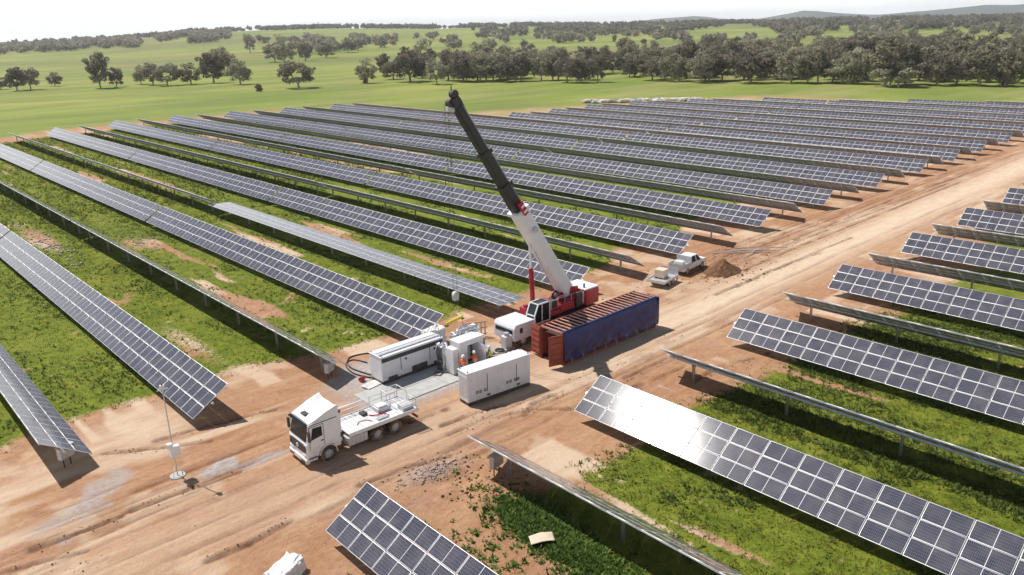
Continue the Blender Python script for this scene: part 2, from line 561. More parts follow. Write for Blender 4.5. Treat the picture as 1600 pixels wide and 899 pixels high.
def ruts(x, y):
    """wheel ruts along the road: depth (negative) and darkness"""
    h = np.zeros_like(x); dk = np.zeros_like(x)
    L = [(3, 22, 40.4, 0.03, 0.42, .13), (4, 13.5, 41.6, 0.05, 0.25, .07), (0, 40, 34.6, 0.008, .3, .07), (6, 70, 33.2, -0.004, .35, .07),
         (0, 30, 38.6, -.02, .3, .05), (10, 60, 38.2, .01, .3, .05), (60, 170, 41.8, 0.012, 0.35, .1), (62, 170, 43.6, 0.018, 0.3, .09),
         (66, 150, 42.7, .01, .3, .08), (70, 180, 44.6, .01, .35, .08), (48, 130, 33.9, .01, .4, .06), (52, 100, 39.6, .012, .3, .05), (-6, 14, 38.9, .03, .35, .09),
         (22, 60, 31.8, .004, .3, .06), (90, 190, 40.4, .01, .3, .06), (14, 34, 31.3, .02, .3, .08)]
    for i, (x0, x1, yc, sl_, w, dp) in enumerate(L):
        for off in (0, 1.75):
            c = yc + off + sl_ * (x - x0) + 0.35 * (N4(x * 0.11 + 13 * i, x * 0 + 3 * i) - 0.5)
            k = ss(x, x0, x0 + 3) * (1 - ss(x, x1 - 5, x1)) * (0.4 + 0.6 * ss(N2(x * 0.35 + 5 * i, y * 0 + off), 0.3, 0.6))
            q = (y - c) / w
            h += k * dp * .55 * (-np.exp(-q * q * 2.2) + 0.75 * np.exp(-((np.abs(q) - 1.25) ** 2) * 4))
            dk = np.maximum(dk, k * .8 * np.exp(-q * q * 9) * min(1, dp * 9))
    for i, pl in enumerate(TRACKS):
        for (xa, ya), (xb, yb) in zip(pl, pl[1:]):
            L2 = (xb - xa) ** 2 + (yb - ya) ** 2
            box = (x > min(xa, xb) - 1.5) & (x < max(xa, xb) + 1.5) & (y > min(ya, yb) - 1.5) & (y < max(ya, yb) + 1.5)
            px, py = x[box], y[box]
            t_ = np.clip(((px - xa) * (xb - xa) + (py - ya) * (yb - ya)) / L2, 0, 1)
            wob = .16 * (N4(px * .7 + i, py * .7) - .5)
            d_ = np.hypot(px - xa - t_ * (xb - xa), py - ya - t_ * (yb - ya)) + wob
            wd = .11 + .09 * N2(px * .5 + 7 * i, py * .5)
            bk = ss(N1(px * .9 + 3 * i, py * .9), .12, .4)
            g_ = np.exp(-(d_ / wd) ** 2) * bk
            far_ = 1 if xa < 55 else .75
            dk[box] = np.maximum(dk[box], g_ * far_)
            h[box] += -.09 * g_ + .05 * bk * np.exp(-((np.abs(d_) - .28) / .1) ** 2)
    return h, dk


# ------------------------------------------------------------------ ground
def grow(a, step, g, lim):
    out = []
    while abs(a) < lim:
        step *= g
        a += step
        out.append(a)
    return out


def axis(lo, hi, st):
    core = list(np.arange(lo, hi, abs(st)))
    neg = []; a = lo; s_ = st
    while a > -14000:
        s_ *= 1.09; a -= s_; neg.append(a)
    pos = []; a = hi; s_ = st
    while a < 14000:
        s_ *= 1.045 if a < 320 else 1.035; s_ = min(s_, 260); a += s_; pos.append(a)
    return np.array(neg[::-1] + core + pos)


gx = axis(1, 72, 0.17); gy = axis(20, 62, 0.17)
X, Y = np.meshgrid(gx, gy, indexing='ij')
G = grass_mask(X, Y)
F = field_mask(X, Y)
Zt = terrain(X, Y)
site = (1 - F)
hr, dk = ruts(X, Y)
near = (np.hypot(X, Y) < 260)
Z = Zt + near * site * (0.10 * (fbm(N1, X * 0.25, Y * 0.25) - 0.5) + 0.055 * (fbm(N3, X * 1.3, Y * 1.3, 3) - 0.5) * (0.4 + G))
Z = Z + hr * near
# churned soil between the front rows and along the container
churn = np.exp(-(((X - 23.6) / 3.2) ** 2 + ((Y - 30.2) / 3.2) ** 2)) + 0.8 * np.exp(-(((X - 45) / 6) ** 2 + ((Y - 34.2) / 1.0) ** 2)) \
    + 0.7 * np.exp(-(((X - 72) / 9) ** 2 + ((Y - 43.5) / 3.0) ** 2)) + 0.7 * np.exp(-(((X - 23.4) / 1.8) ** 2 + ((Y - 26) / 3.2) ** 2))
Z = Z + churn * 0.42 * (fbm(N2, X * 0.9, Y * 0.9, 4) - 0.42)
# a flat stand below the equipment
pad = ss(X, 23, 26) * (1 - ss(X, 37, 39)) * ss(Y, 39, 40.5) * (1 - ss(Y, 48, 49.5))
Z = Z * (1 - pad)
Z = Z - 0.03 * pad
stnd = ss(X, 37, 38.5) * (1 - ss(X, 52, 54)) * ss(Y, 35.5, 36.5) * (1 - ss(Y, 46, 47))
Z = Z * (1 - stnd) - 0.01 * stnd
nx, ny = len(gx), len(gy)
V = np.stack([X, Y, Z], -1).reshape(-1, 3)
ii, jj = np.meshgrid(np.arange(nx - 1), np.arange(ny - 1), indexing='ij')
a_ = (ii * ny + jj).ravel()
FA = np.stack([a_, a_ + ny, a_ + ny + 1, a_ + 1], -1)

# masks carried by the mesh (what grows or lies where)
pale = np.exp(-((Y - (36.9 + 0.012 * (X - 40) + 0.6 * (N1(X * 0.05, Y * 0) - 0.5))) / (2.6 + 0.004 * X)) ** 2) * ss(X, 20, 62) \
    + 0.4 * np.exp(-((Y - 36.2) / 2.6) ** 2) * (1 - ss(X, 20, 62)) * (0.6 + 0.8 * fbm(N2, X * 0.08, Y * 0.8))
pale = np.maximum(pale, 0.75 * ss(fbm(N3, X * 0.06 + 9, Y * 0.5, 3), 0.6, 0.75) * ((Y > 29) & (Y < 52)))
pale = np.maximum(pale, 0.8 * ss(fbm(N1, X * 0.5 + 9, Y * 0.12, 3), 0.52, 0.66) * (rowdist(X) > 2.0) * ((Y < 30) | (Y > 50)) * near)
pale = np.maximum(pale, 0.85 * np.exp(-(((X - 13) / 3.5) ** 2 + ((Y - 49.5) / 2.8) ** 2)))
pale = np.maximum(pale, 0.5 * ss(fbm(N4, X * .3, Y * .3), .58, .72) * near)
grav = pad * ss(fbm(N4, X * 0.35, Y * 0.35, 3) + 0.3 * (1 - np.abs(Y - 43.5) / 5), 0.42, 0.55)
grav = np.maximum(grav, 1.0 * ss(1.25 - np.hypot((X - 14.6) / 1.3, (Y - 41.6) / 0.85) + 1.8 * (fbm(N4, X, Y) - .5), 0.1, .5))
grav = np.maximum(grav, 0.8 * ss(1.2 - np.hypot((X - 16.8) / 1.8, (Y - 40.6) / .45) + 1.8 * (fbm(N3, X, Y) - .5), 0.1, .5))
_u = (X - 7.9) * .72 + (Y - 43.1) * .69; _w = -(X - 7.9) * .69 + (Y - 43.1) * .72
grav = np.maximum(grav, 0.7 * ss(1.1 - (np.abs(_u / 3.1) ** 4 + np.abs(_w / 1.3) ** 4) ** .25 + 1.5 * (fbm(N1, X * .7, Y * .7) - .5), 0.05, .5))
grav = np.maximum(grav, 0.7 * np.exp(-(((X - 22.9) / 1.9) ** 2 + ((Y - 32.3) / 1.0) ** 2) * 1.2))
dark = np.maximum(np.clip(dk * 1.5, 0, 1), 0.6 * np.clip(churn, 0, 1) * ss(fbm(N3, X * 0.6, Y * 0.6), 0.45, 0.65))
pink = np.clip(0.7 * ss(Y, yfar(X) - 2, yfar(X) + 3) * (1 - F) + 0.6 * ss(fbm(N2, X * 0.05, Y * 0.09), 0.5, 0.65), 0, 1)
verge = np.clip(((X > 142) & (X < 300)) * ss(Y, yfar(X) - 2, yfar(X) + 6) * (1 - F), 0, 1)
me = np_mesh('ground', V, FA, [], smooth=True)
for nm, chs in (('mask', (G, pale, grav, F)), ('mask2', (dark, pink, verge, np.ones_like(G)))):
    at = me.color_attributes.new(nm, 'FLOAT_COLOR', 'POINT')
    at.data.foreach_set('color', np.stack(chs, -1).astype(np.float32).ravel())


def groundmat():
    m = bpy.data.materials.new('ground_soil_and_grass')
    m.use_nodes = True
    n = m.node_tree.nodes; l = m.node_tree.links
    b = bsdf(m)
    b.inputs['Roughness'].default_value = 0.95
    b.inputs['Specular IOR Level'].default_value = 0.12
    geo = n.new('ShaderNodeNewGeometry')

    def noise(sx, sy, det=6, ro=0.6, off=0.0):
        mp = n.new('ShaderNodeMapping')
        mp.inputs['Scale'].default_value = (sx, sy, sx)
        mp.inputs['Location'].default_value = (off, off * 1.3, 0)
        l.new(geo.outputs['Position'], mp.inputs[0])
        t = n.new('ShaderNodeTexNoise')
        t.inputs['Scale'].default_value = 1.0
        t.inputs['Detail'].default_value = det
        t.inputs['Roughness'].default_value = ro
        l.new(mp.outputs[0], t.inputs['Vector'])
        return t.outputs[0]

    def rng_(src, a, b_, c=0.0, d=1.0):
        r = n.new('ShaderNodeMapRange')
        for i, v in enumerate((a, b_, c, d)):
            r.inputs[i + 1].default_value = v
        l.new(src, r.inputs[0])
        return r.outputs[0]

    def mix(f, c1, c2):
        r = n.new('ShaderNodeMix'); r.data_type = 'RGBA'
        for s_, c in ((6, c1), (7, c2)):
            if isinstance(c, tuple):
                r.inputs[s_].default_value = (*c, 1)
            else:
                l.new(c, r.inputs[s_])
        if isinstance(f, float):
            r.inputs[0].default_value = f
        else:
            l.new(f, r.inputs[0])
        return r.outputs[2]

    def math_(op, a, b_):
        r = n.new('ShaderNodeMath'); r.operation = op
        for i, c in enumerate((a, b_)):
            if isinstance(c, (int, float)):
                r.inputs[i].default_value = c
            else:
                l.new(c, r.inputs[i])
        return r.outputs[0]
    A = n.new('ShaderNodeAttribute'); A.attribute_name = 'mask'
    B = n.new('ShaderNodeAttribute'); B.attribute_name = 'mask2'
    sa = n.new('ShaderNodeSeparateColor'); l.new(A.outputs['Color'], sa.inputs[0])
    sb = n.new('ShaderNodeSeparateColor'); l.new(B.outputs['Color'], sb.inputs[0])
    big = noise(0.11, 0.16, 7, 0.62)
    strk = noise(0.3, 1.5, 8, 0.72, 40)        # drag marks along the road
    fine = noise(3.2, 3.2, 8, 0.7)
    mid = noise(0.8, 0.8, 6, 0.65, 11)
    d1 = mix(rng_(big, 0.35, 0.65), (0.34, 0.168, 0.086), (0.44, 0.255, 0.145))
    d2 = mix(math_('MULTIPLY', rng_(strk, 0.42, 0.66), 0.5), d1, (0.55, 0.37, 0.235))
    d2 = mix(math_('MULTIPLY', sb.outputs[1], 0.45), d2, (0.46, 0.255, 0.185))
    d3 = mix(math_('MULTIPLY', rng_(mid, 0.5, 0.68), 0.6), d2, (0.29, 0.14, 0.078))
    d3 = mix(math_('MULTIPLY', rng_(noise(0.35, 0.5, 7, 0.7, 91), 0.5, 0.62), 0.55), d3, (0.37, 0.205, 0.14))
    d3 = mix(math_('MULTIPLY', rng_(fine, 0.48, 0.72), 0.5), d3, (0.2, 0.11, 0.066))
    pl = math_('MULTIPLY', sa.outputs[1], rng_(math_('ADD', strk, math_('MULTIPLY', mid, 0.5)), 0.52, 0.85, 0.6, 1.0))
    vf = noise(9, 9, 6, 0.75, 21)
    d3 = mix(math_('MULTIPLY', rng_(vf, 0.52, 0.7), 0.45), d3, (0.19, 0.10, 0.058))
    d3 = mix(math_('MULTIPLY', rng_(noise(1.3, 4.5, 7, 0.75, 51), 0.55, 0.7), 0.4), d3, (0.56, 0.38, 0.245))
    d4 = mix(pl, d3, (0.64, 0.505, 0.375))
    gcol = mix(rng_(fine, 0.4, 0.65), (0.33, 0.29, 0.275), (0.47, 0.43, 0.41))
    d5 = mix(math_('MULTIPLY', sa.outputs[2], rng_(mid, 0.3, 0.5, 0.55, 1.0)), d4, gcol)
    dkf = math_('MULTIPLY', sb.outputs[0], rng_(mid, 0.35, 0.6, 0.5, 1.0))
    d6 = mix(math_('MULTIPLY', dkf, 0.8), d5, (0.13, 0.062, 0.036))
    d6 = mix(math_('MULTIPLY', sb.outputs[2], 0.75), d6, mix(rng_(big, 0.4, 0.6), (0.42, 0.32, 0.17), (0.27, 0.25, 0.1)))
    # grass over soil, ragged edge
    gm = math_('ADD', sa.outputs[0], math_('MULTIPLY', math_('SUBTRACT', fine, 0.5), 1.1))
    gmk = rng_(gm, 0.36, 0.6)
    gc1 = mix(rng_(mid, 0.35, 0.65), (0.095, 0.14, 0.014), (0.205, 0.23, 0.028))
    gc = mix(math_('MULTIPLY', rng_(noise(0.25, 0.12, 5, 0.6, 70), 0.5, 0.7), 0.6), gc1, (0.26, 0.27, 0.045))
    gc = mix(math_('MULTIPLY', rng_(noise(5.5, 5.5, 4, 0.7, 33), 0.5, 0.68), 0.55), gc, (0.055, 0.085, 0.014))
    d7 = mix(gmk, d6, gc)
    # open paddocks
    f1 = noise(0.004, 0.006, 4, 0.55, 5)
    f2 = noise(0.02, 0.05, 6, 0.6, 25)
    fc = mix(rng_(f1, 0.4, 0.62), (0.14, 0.21, 0.03), (0.29, 0.31, 0.07))
    fc = mix(math_('MULTIPLY', rng_(f2, 0.4, 0.62), 0.7), fc, (0.145, 0.175, 0.055))
    fc = mix(math_('MULTIPLY', rng_(noise(0.006, 0.03, 7, 0.7, 61), 0.48, 0.62), 0.7), fc, (0.30, 0.275, 0.11))
    fc = mix(math_('MULTIPLY', rng_(noise(0.0012, 0.0018, 3, 0.5, 9), 0.52, 0.6), 0.55), fc, (0.17, 0.155, 0.07))
    cd_ = n.new('ShaderNodeVectorMath'); cd_.operation = 'LENGTH'
    l.new(geo.outputs['Position'], cd_.inputs[0])
    far = rng_(cd_.outputs['Value'], 4200, 5600)
    fc = mix(far, fc, mix(rng_(noise(0.0016, 0.0016, 6, 0.6), 0.4, 0.6), (0.035, 0.05, 0.045), (0.07, 0.085, 0.065)))
    d8 = mix(sa.outputs['Alpha'] if 'Alpha' in sa.outputs else A.outputs['Alpha'], d7, fc)
    l.new(d8, b.inputs['Base Color'])
    bp = n.new('ShaderNodeBump')
    bp.inputs['Strength'].default_value = 0.9
    bp.inputs['Distance'].default_value = 0.12
    hh = math_('ADD', math_('ADD', math_('MULTIPLY', fine, 0.8), math_('MULTIPLY', vf, 0.4)), math_('MULTIPLY', strk, 0.28))
    hh = math_('MULTIPLY', hh, rng_(cd_.outputs['Value'], 60, 400, 1.0, 0.25))
    l.new(hh, bp.inputs['Height'])
    l.new(bp.outputs[0], b.inputs['Normal'])
    return m


me.materials.append(groundmat())
tag(link('ground', me), kind='structure')


def gz(x, y):
    i = int(np.clip(np.searchsorted(gx, x), 1, nx - 1)); j = int(np.clip(np.searchsorted(gy, y), 1, ny - 1))
    return float(Z[i, j])

# ------------------------------------------------------------------ solar trackers
ML, MW = 2.04, 1.02          # pitch of a module along and across the row


def module_geo(ncol, nrow=3, full=True):
    """quads of ncol x nrow framed modules; the row runs along y, the table centre is x=0"""
    vs, fs, uv, mi = [], [], [], []
    lx, ly = 0.992, 2.0
    fr, t = 0.026, 0.04
    for j in range(ncol):
        for i in range(nrow):
            cx = (i - (nrow - 1) / 2) * MW
            cy = (j + 0.5) * ML if full else 0.0
            if not full:
                cx = 0.0
            x0, x1, y0, y1 = cx - lx / 2, cx + lx / 2, cy - ly / 2, cy + ly / 2
            a0, a1, b0, b1 = x0 + fr, x1 - fr, y0 + fr, y1 - fr
            o = len(vs)
            vs += [(x0, y0, -t), (x1, y0, -t), (x1, y1, -t), (x0, y1, -t), (x0, y0, 0), (x1, y0, 0), (x1, y1, 0), (x0, y1, 0),
                   (a0, b0, 0), (a1, b0, 0), (a1, b1, 0), (a0, b1, 0),
                   (a0, b0, -.006), (a1, b0, -.006), (a1, b1, -.006), (a0, b1, -.006)]
            q = [((3, 2, 1, 0), 2), ((0, 1, 5, 4), 1), ((1, 2, 6, 5), 1), ((2, 3, 7, 6), 1), ((3, 0, 4, 7), 1),
                 ((4, 5, 9, 8), 1), ((5, 6, 10, 9), 1), ((6, 7, 11, 10), 1), ((7, 4, 8, 11), 1), ((12, 13, 14, 15), 0)]
            for f, k in q:
                fs.append([o + p for p in f]); mi.append(k)
                uv += [(0, 0), (1, 0), (1, 1), (0, 1)]
    return np.array(vs), np.array(fs), np.array(uv), np.array(mi)


_c = {}


def module_mesh():
    if 'm' not in _c:
        _c['m'] = np_mesh('module', *module_geo(1, 1, False)[:2], [PV, ALU, PGREY], uvs=module_geo(1, 1, False)[2], mi=module_geo(1, 1, False)[3])
    return _c['m']


def array_mesh(n):
    if n not in _c:
        v, f, u, k = module_geo(n)
        _c[n] = np_mesh('module_array', v, f, [PV, ALU, PGREY], uvs=u, mi=k)
    return _c[n]


def rails_mesh(n):
    k = ('r', n)
    if k not in _c:
        b = MB()
        for j in range(n):
            for o in (0.45, 1.59):
                b.box(-1.42, 1.42, j * ML + o - .025, j * ML + o + .025, -.10, -.045, GALV)
        b.box(-1.5, -1.44, 0.0, n * ML, -.085, -.045, GALV)
        b.box(1.44, 1.5, 0.0, n * ML, -.085, -.045, GALV)
        _c[k] = b.mesh('module_rails')
    return _c[k]


def tube_mesh(n):
    k = ('t', n)
    if k not in _c:
        b = MB(); b.box(-.075, .075, -.15, n * ML + .15, -.25, -.105, GALV)
        _c[k] = b.mesh('torque_tube')
    return _c[k]


def post_mesh():
    if 'p' not in _c:
        b = MB()
        b.box(-.08, .08, -.075, -.06, 0, 1.3, GALV); b.box(-.08, .08, .06, .075, 0, 1.3, GALV); b.box(-.01, .01, -.06, .06, 0, 1.3, GALV)
        b.box(-.13, .13, -.09, -.078, 1.2, 1.56, GALV); b.box(-.13, .13, .078, .09, 1.2, 1.56, GALV)
        _c['p'] = b.mesh('post')
    return _c['p']


ORD = ['leftmost', 'second', 'third', 'fourth', 'fifth', 'sixth', 'seventh', 'eighth', 'ninth', 'tenth', 'eleventh', 'twelfth', 'thirteenth',
       'fourteenth', 'fifteenth', 'sixteenth', 'seventeenth', 'eighteenth', 'nineteenth', 'twentieth', 'twenty-first', 'twenty-second',
       'twenty-third', 'twenty-fourth', 'twenty-fifth', 'twenty-sixth', 'twenty-seventh', 'twenty-eighth', 'twenty-ninth', 'thirtieth', 'farthest']
PIV = 1.6


def tracker(k, y0, ncol, dr, label, tilt):
    x = XS[k]
    yb = y0 if dr > 0 else y0 - ncol * ML
    t = thing('solar_tracker', (x, yb, 0), label, 'solar panel row', 'solar tracker rows')
    rot = (0, R(tilt), 0)
    ca, sa = math.cos(R(tilt)), math.sin(R(tilt))
    tb = link('torque_tube', tube_mesh(ncol), t, (0, 0, PIV)); tb.rotation_euler = rot
    rl = link('module_rails', rails_mesh(ncol), t, (0, 0, PIV)); rl.rotation_euler = rot; rl['kind'] = 'stuff'
    npost = max(2, int(ncol * ML / 6.7))
    sp = (ncol * ML - 4.2) / (npost - 1)
    for i in range(npost):
        py = 2.1 + i * sp
        if math.hypot(x, yb + py) < 175:
            link('post', post_mesh(), t, (0, py, 0))
        elif i % 1 == 0:
            pass
    far = [i for i in range(npost) if math.hypot(x, yb + 2.1 + i * sp) >= 175]
    if far:
        b = MB()
        for i in far:
            b.box(-.08, .08, 2.1 + i * sp - .07, 2.1 + i * sp + .07, 0, 1.5, GALV)
        o = b.build('posts', t); o['kind'] = 'stuff'
    # modules: single objects as far as each can be told apart
    order = range(ncol)
    single = [j for j in order if math.hypot(x, yb + (j + .5) * ML) < 118 and visible_mod(x, yb + (j + .5) * ML)]
    rest = [j for j in order if j not in single]
    for j in single:
        for i in range(3):
            cx = (i - 1) * MW
            o = link('module', module_mesh(), t, (cx * ca, (j + .5) * ML, PIV - cx * sa))
            o.rotation_euler = (0, R(tilt + random.uniform(-.04, .04)), 0)
    # contiguous runs of the rest
    run = []
    for j in rest + [None]:
        if run and (j is None or j != run[-1] + 1):
            o = link('module_array', array_mesh(len(run)), t, (0, run[0] * ML, PIV)); o.rotation_euler = rot; o['kind'] = 'stuff'
            run = []
        if j is not None:
            run.append(j)
    return t


CI = CR.transposed()


def visible_mod(x, y):
    v = CI @ (Vector((x, y, 1.6)) - Vector((0, 0, 24)))
    if v.z > -1:
        return False
    px = 800 + 1219 * v.x / -v.z; py = 449 - 1219 * v.y / -v.z
    return -60 < px < 1660 and py < 960


for k, x in enumerate(XS):
    br = k % 2 == 1
    face = 'tilted toward the camera' if br else 'tilted away from the camera'
    yf = float(yfar(x))
    segs = []
    y = 47.1
    names = ['nearest', 'middle', 'far']
    n1 = 30 if yf > 112 else int((yf - y) / ML)
    segs.append((y, n1))
    y += n1 * ML + 0.5
    if yf - y > 8:
        n2 = min(30, int((yf - y) / ML)); segs.append((y, n2)); y += n2 * ML + 0.5
    if yf - y > 8:
        segs.append((y, int((yf - y) / ML)))
    for s_, (ys, nc) in enumerate(segs):
        if k == 30 and s_ == 0: pass
        tl = (-33.5 if br else 33.5) + random.uniform(-.7, .7)
        fc = face
        if k == 4 and s_ == 0:
            tl = 1.0; fc = 'stowed flat'
        if k == 1 and s_ == 0:
            tl = -32
        if k == 5:
            tl -= 1.5
        tracker(k, ys, nc, 1, '%s solar panel row left of the road, %s table, %s' % (ORD[k], names[s_], fc), tl)
for k in range(1, 16):
    br = k % 2 == 1
    tl = {1: -32.5, 3: -33.0, 5: -35.5, 7: -36}.get(k, -35 if br else 33.5)
    face = 'tilted toward the camera' if br else 'seen from behind'
    if k == 2:
        face = 'seen nearly edge-on'
    extra = ' with the bright sun glint' if k == 3 else ''
    nc = 30 if k > 2 else 18
    tracker(k, 30.6, nc, -1, '%s solar row right of the road, %s%s' % (ORD[k - 1], face, extra), tl)

# electrical boxes hung at the row ends
def combiner(x, y, z, rz, label):
    t = thing('combiner_box', (x, y, z), label, 'electrical box', 'electrical boxes under the row ends', rz)
    b = MB(); b.box(-.45, .45, -.16, .16, 0, .75, LGREY); b.build('box', t, bevel=.02)
    b = MB(); b.box(-.4, .4, -.185, -.163, .05, .7, LGREY); b.build('door', t, bevel=.01)
    b = MB(); b.box(-.5, .5, -.22, .2, .752, .79, LGREY); b.build('rain_hood', t)
    b = MB(); b.cyl((-.25, 0, 0), (-.25, 0, -z), .035, HOSE, 8); b.build('conduit', t)
    b = MB(); b.cyl((.2, 0, 0), (.2, 0, -z), .035, HOSE, 8); b.build('conduit', t)


combiner(8.1, 48.2, .55, R(25), 'grey electrical box under the leftmost panel row end')
combiner(25.6, 47.9, .5, R(30), 'grey electrical box under the row end behind the truck')
combiner(25.5, 29.4, .55, R(10), 'grey electrical box under the row end by the rubble')
combiner(34.6, 48.0, .5, R(5), 'grey electrical box under the panel row end behind the white generators')

# ------------------------------------------------------------------ ground vegetation
def tufts(name, px, py, size, m, nb, lean, label, wide=.22, curved=False):
    n = len(px)
    pz = np.array([0.0] * n)
    pi = np.clip(np.searchsorted(gx, px), 1, nx - 1); pj = np.clip(np.searchsorted(gy, py), 1, ny - 1)
    pz = Z[pi, pj] - 0.03
    ang = rng.random((n, nb)) * 2 * np.pi
    ln = size[:, None] * rng.uniform(.6, 1.2, (n, nb))
    le = rng.uniform(*lean, (n, nb))
    w = size[:, None] * wide * rng.uniform(.6, 1.3, (n, nb))
    bx = px[:, None] + np.cos(ang) * size[:, None] * .22; by = py[:, None] + np.sin(ang) * size[:, None] * .22
    tx = bx + np.cos(ang) * ln * np.sin(le); ty = by + np.sin(ang) * ln * np.sin(le)
    tz = pz[:, None] + ln * np.cos(le)
    sx = -np.sin(ang) * w; sy = np.cos(ang) * w
    bz = pz[:, None] + 0 * bx
    v = np.stack([np.stack([bx - sx, by - sy, bz], -1), np.stack([bx + sx, by + sy, bz], -1),
                  np.stack([tx + sx * .25, ty + sy * .25, tz], -1), np.stack([tx - sx * .25, ty - sy * .25, tz], -1)], 2).reshape(-1, 3)
    f = np.arange(len(v)).reshape(-1, 4)
    me = np_mesh(name, v, f, m)
    return tag(link(name, me), label, name.replace('_', ' '), kind='stuff')


def scatter(n, x0, x1, y0, y1, fn, pw=1.0):
    x = rng.uniform(x0, x1, n); y = rng.uniform(y0, y1, n)
    keep = rng.random(n) < fn(x, y) ** pw
    return x[keep], y[keep]


def g_near(x, y):
    return grass_mask(x, y)


def g_weed(x, y):
    d = rowdist(x)
    c = ss(fbm(N4, x * .4 + 5, y * .22, 4), .44, .6)
    return grass_mask(x, y) * c * (0.25 + 0.75 * np.exp(-((d - 1.5) / 1.5) ** 2))


xa, ya = scatter(80000, -6, 62, 50, 120, g_near); xb, yb_ = scatter(80000, 10, 75, 2, 29, g_near)
xa = np.concatenate([xa, xb]); ya = np.concatenate([ya, yb_])
tufts('low_grass', xa, ya, rng.uniform(.08, .19, len(xa)), GRASSM, 4, (.5, 1.4), 'short green grass growing between the panel rows')
xa, ya = scatter(75000, -6, 95, 50, 150, g_weed); xb, yb_ = scatter(60000, 12, 75, 2, 29, g_weed)
xa = np.concatenate([xa, xb]); ya = np.concatenate([ya, yb_])
tufts('leafy_weeds', xa, ya, rng.uniform(.13, .27, len(xa)), WEEDM, 6, (.3, 1.4), 'dark leafy weeds along the foot of the panel rows', .3)
xa, ya = scatter(30000, -6, 120, 120, 235, g_near)
tufts('far_grass', xa, ya, rng.uniform(.3, .6, len(xa)), GRASSM, 3, (.4, 1.3), 'green grass between the panel rows farther back')
# weed clump at the end of the first rows on the right
xa = np.concatenate([rng.normal(24.0, .8, 950), rng.normal(20.6, .7, 60), rng.normal(19.0, .3, 90), rng.normal(23.4, .7, 900)])
ya = np.concatenate([rng.normal(24.8, 1.5, 950), rng.normal(24, 1.8, 60), rng.normal(27.6, .5, 90), rng.normal(20.8, 2.0, 900)])
tufts('weed_clump', xa, ya, rng.uniform(.14, .3, len(xa)), WEEDM, 8, (.3, 1.4), 'dark green weeds beside the pale sheet and the nearest right-hand rows', .3)

# clods and small stones
def stones(name, cx, cy, sx, sy, n, smin, smax, m, label, seed=1, cat=None):
    r = np.random.default_rng(seed)
    x = r.normal(cx, sx, n); y = r.normal(cy, sy, n); s = smin + (smax - smin) * r.random(n) ** 2.5
    base = np.array([(1, 0, 0), (-1, 0, 0), (0, 1, 0), (0, -1, 0), (0, 0, 1), (0, 0, -.6)], float)
    fc = np.array([(0, 2, 4), (2, 1, 4), (1, 3, 4), (3, 0, 4), (2, 0, 5), (1, 2, 5), (3, 1, 5), (0, 3, 5)])
    pi = np.clip(np.searchsorted(gx, x), 1, nx - 1); pj = np.clip(np.searchsorted(gy, y), 1, ny - 1)
    v = base[None] * s[:, None, None] * r.uniform(.55, 1.2, (n, 6, 3))
    a = r.random(n) * 6.28
    ca, sa = np.cos(a)[:, None], np.sin(a)[:, None]
    vx = v[..., 0] * ca - v[..., 1] * sa; vy = v[..., 0] * sa + v[..., 1] * ca
    v = np.stack([vx + x[:, None], vy + y[:, None], v[..., 2] * .75 + (Z[pi, pj] + s * .2)[:, None]], -1).reshape(-1, 3)
    f = (fc[None] + (np.arange(n) * 6)[:, None, None]).reshape(-1, 3)
    return tag(link(name, np_mesh(name, v, f, m)), label, cat or 'stones', kind='stuff')


stones('rubble_stones', 23.2, 32.2, 1.3, .6, 420, .03, .13, STONE, 'grey brown rubble scattered behind the truck', 3)
stones('soil_clods', 24.0, 29.2, 1.2, 1.5, 320, .03, .12, SOIL, 'reddish clods of dug soil by the edge-on panel row', 4)
stones('track_stones', 46, 34.3, 6.5, .8, 160, .02, .09, STONE, 'loose stones and clods along the container shadow edge', 5)
stones('spoil_clods', 72, 43.4, 9, 2.2, 420, .03, .12, SOIL, 'loose clods beside the wheel tracks past the dirt mound', 6)
def track_clods():
    r = np.random.default_rng(21); xs_, ys_ = [], []
    for pl in TRACKS:
        for (xa, ya), (xb, yb) in zip(pl, pl[1:]):
            n_ = int(math.hypot(xb - xa, yb - ya) * 9) if xa < 60 else int(math.hypot(xb - xa, yb - ya) * 3)
            t_ = r.random(n_)
            xs_.append(xa + t_ * (xb - xa) + r.normal(0, .12, n_)); ys_.append(ya + t_ * (yb - ya) + r.choice([-.3, .3], n_) + r.normal(0, .12, n_))
    return np.concatenate(xs_), np.concatenate(ys_)


tx_, ty_ = track_clods()
_save = stones
def stones_at(name, x, y, smin, smax, m, label):
    o = stones(name, 0, 0, 1, 1, len(x), smin, smax, m, label, 33)
    co = np.empty(len(o.data.vertices) * 3); o.data.vertices.foreach_get('co', co); co = co.reshape(-1, 6, 3)
    r = np.random.default_rng(33); n = len(x); x0 = r.normal(0, 1, n); y0 = r.normal(0, 1, n)
    pi = np.clip(np.searchsorted(gx, x0), 1, nx - 1); pj = np.clip(np.searchsorted(gy, y0), 1, ny - 1)
    qi = np.clip(np.searchsorted(gx, x), 1, nx - 1); qj = np.clip(np.searchsorted(gy, y), 1, ny - 1)
    co[..., 0] += (x - x0)[:, None]; co[..., 1] += (y - y0)[:, None]; co[..., 2] += (Z[qi, qj] - Z[pi, pj])[:, None]
    o.data.vertices.foreach_set('co', co.ravel()); o.data.update()
    return o


stones_at('track_clods', tx_, ty_, .02, .075, SOIL, 'small clods thrown up along the wheel tracks of the dirt road')
stones('road_pebbles', 20, 36, 12, 5, 1500, .012, .045, STONE, 'small pebbles on the dirt road near the truck', 7)
stones('row_rubble', 21.3, 108, .7, 8, 260, .05, .28, CONC, 'pale broken stones between the left-hand panel rows', 8)
stones('row_rubble', 30.5, 101, 1.2, 2.5, 90, .05, .2, CONC, 'pale stones on a bare patch between panel rows', 9)

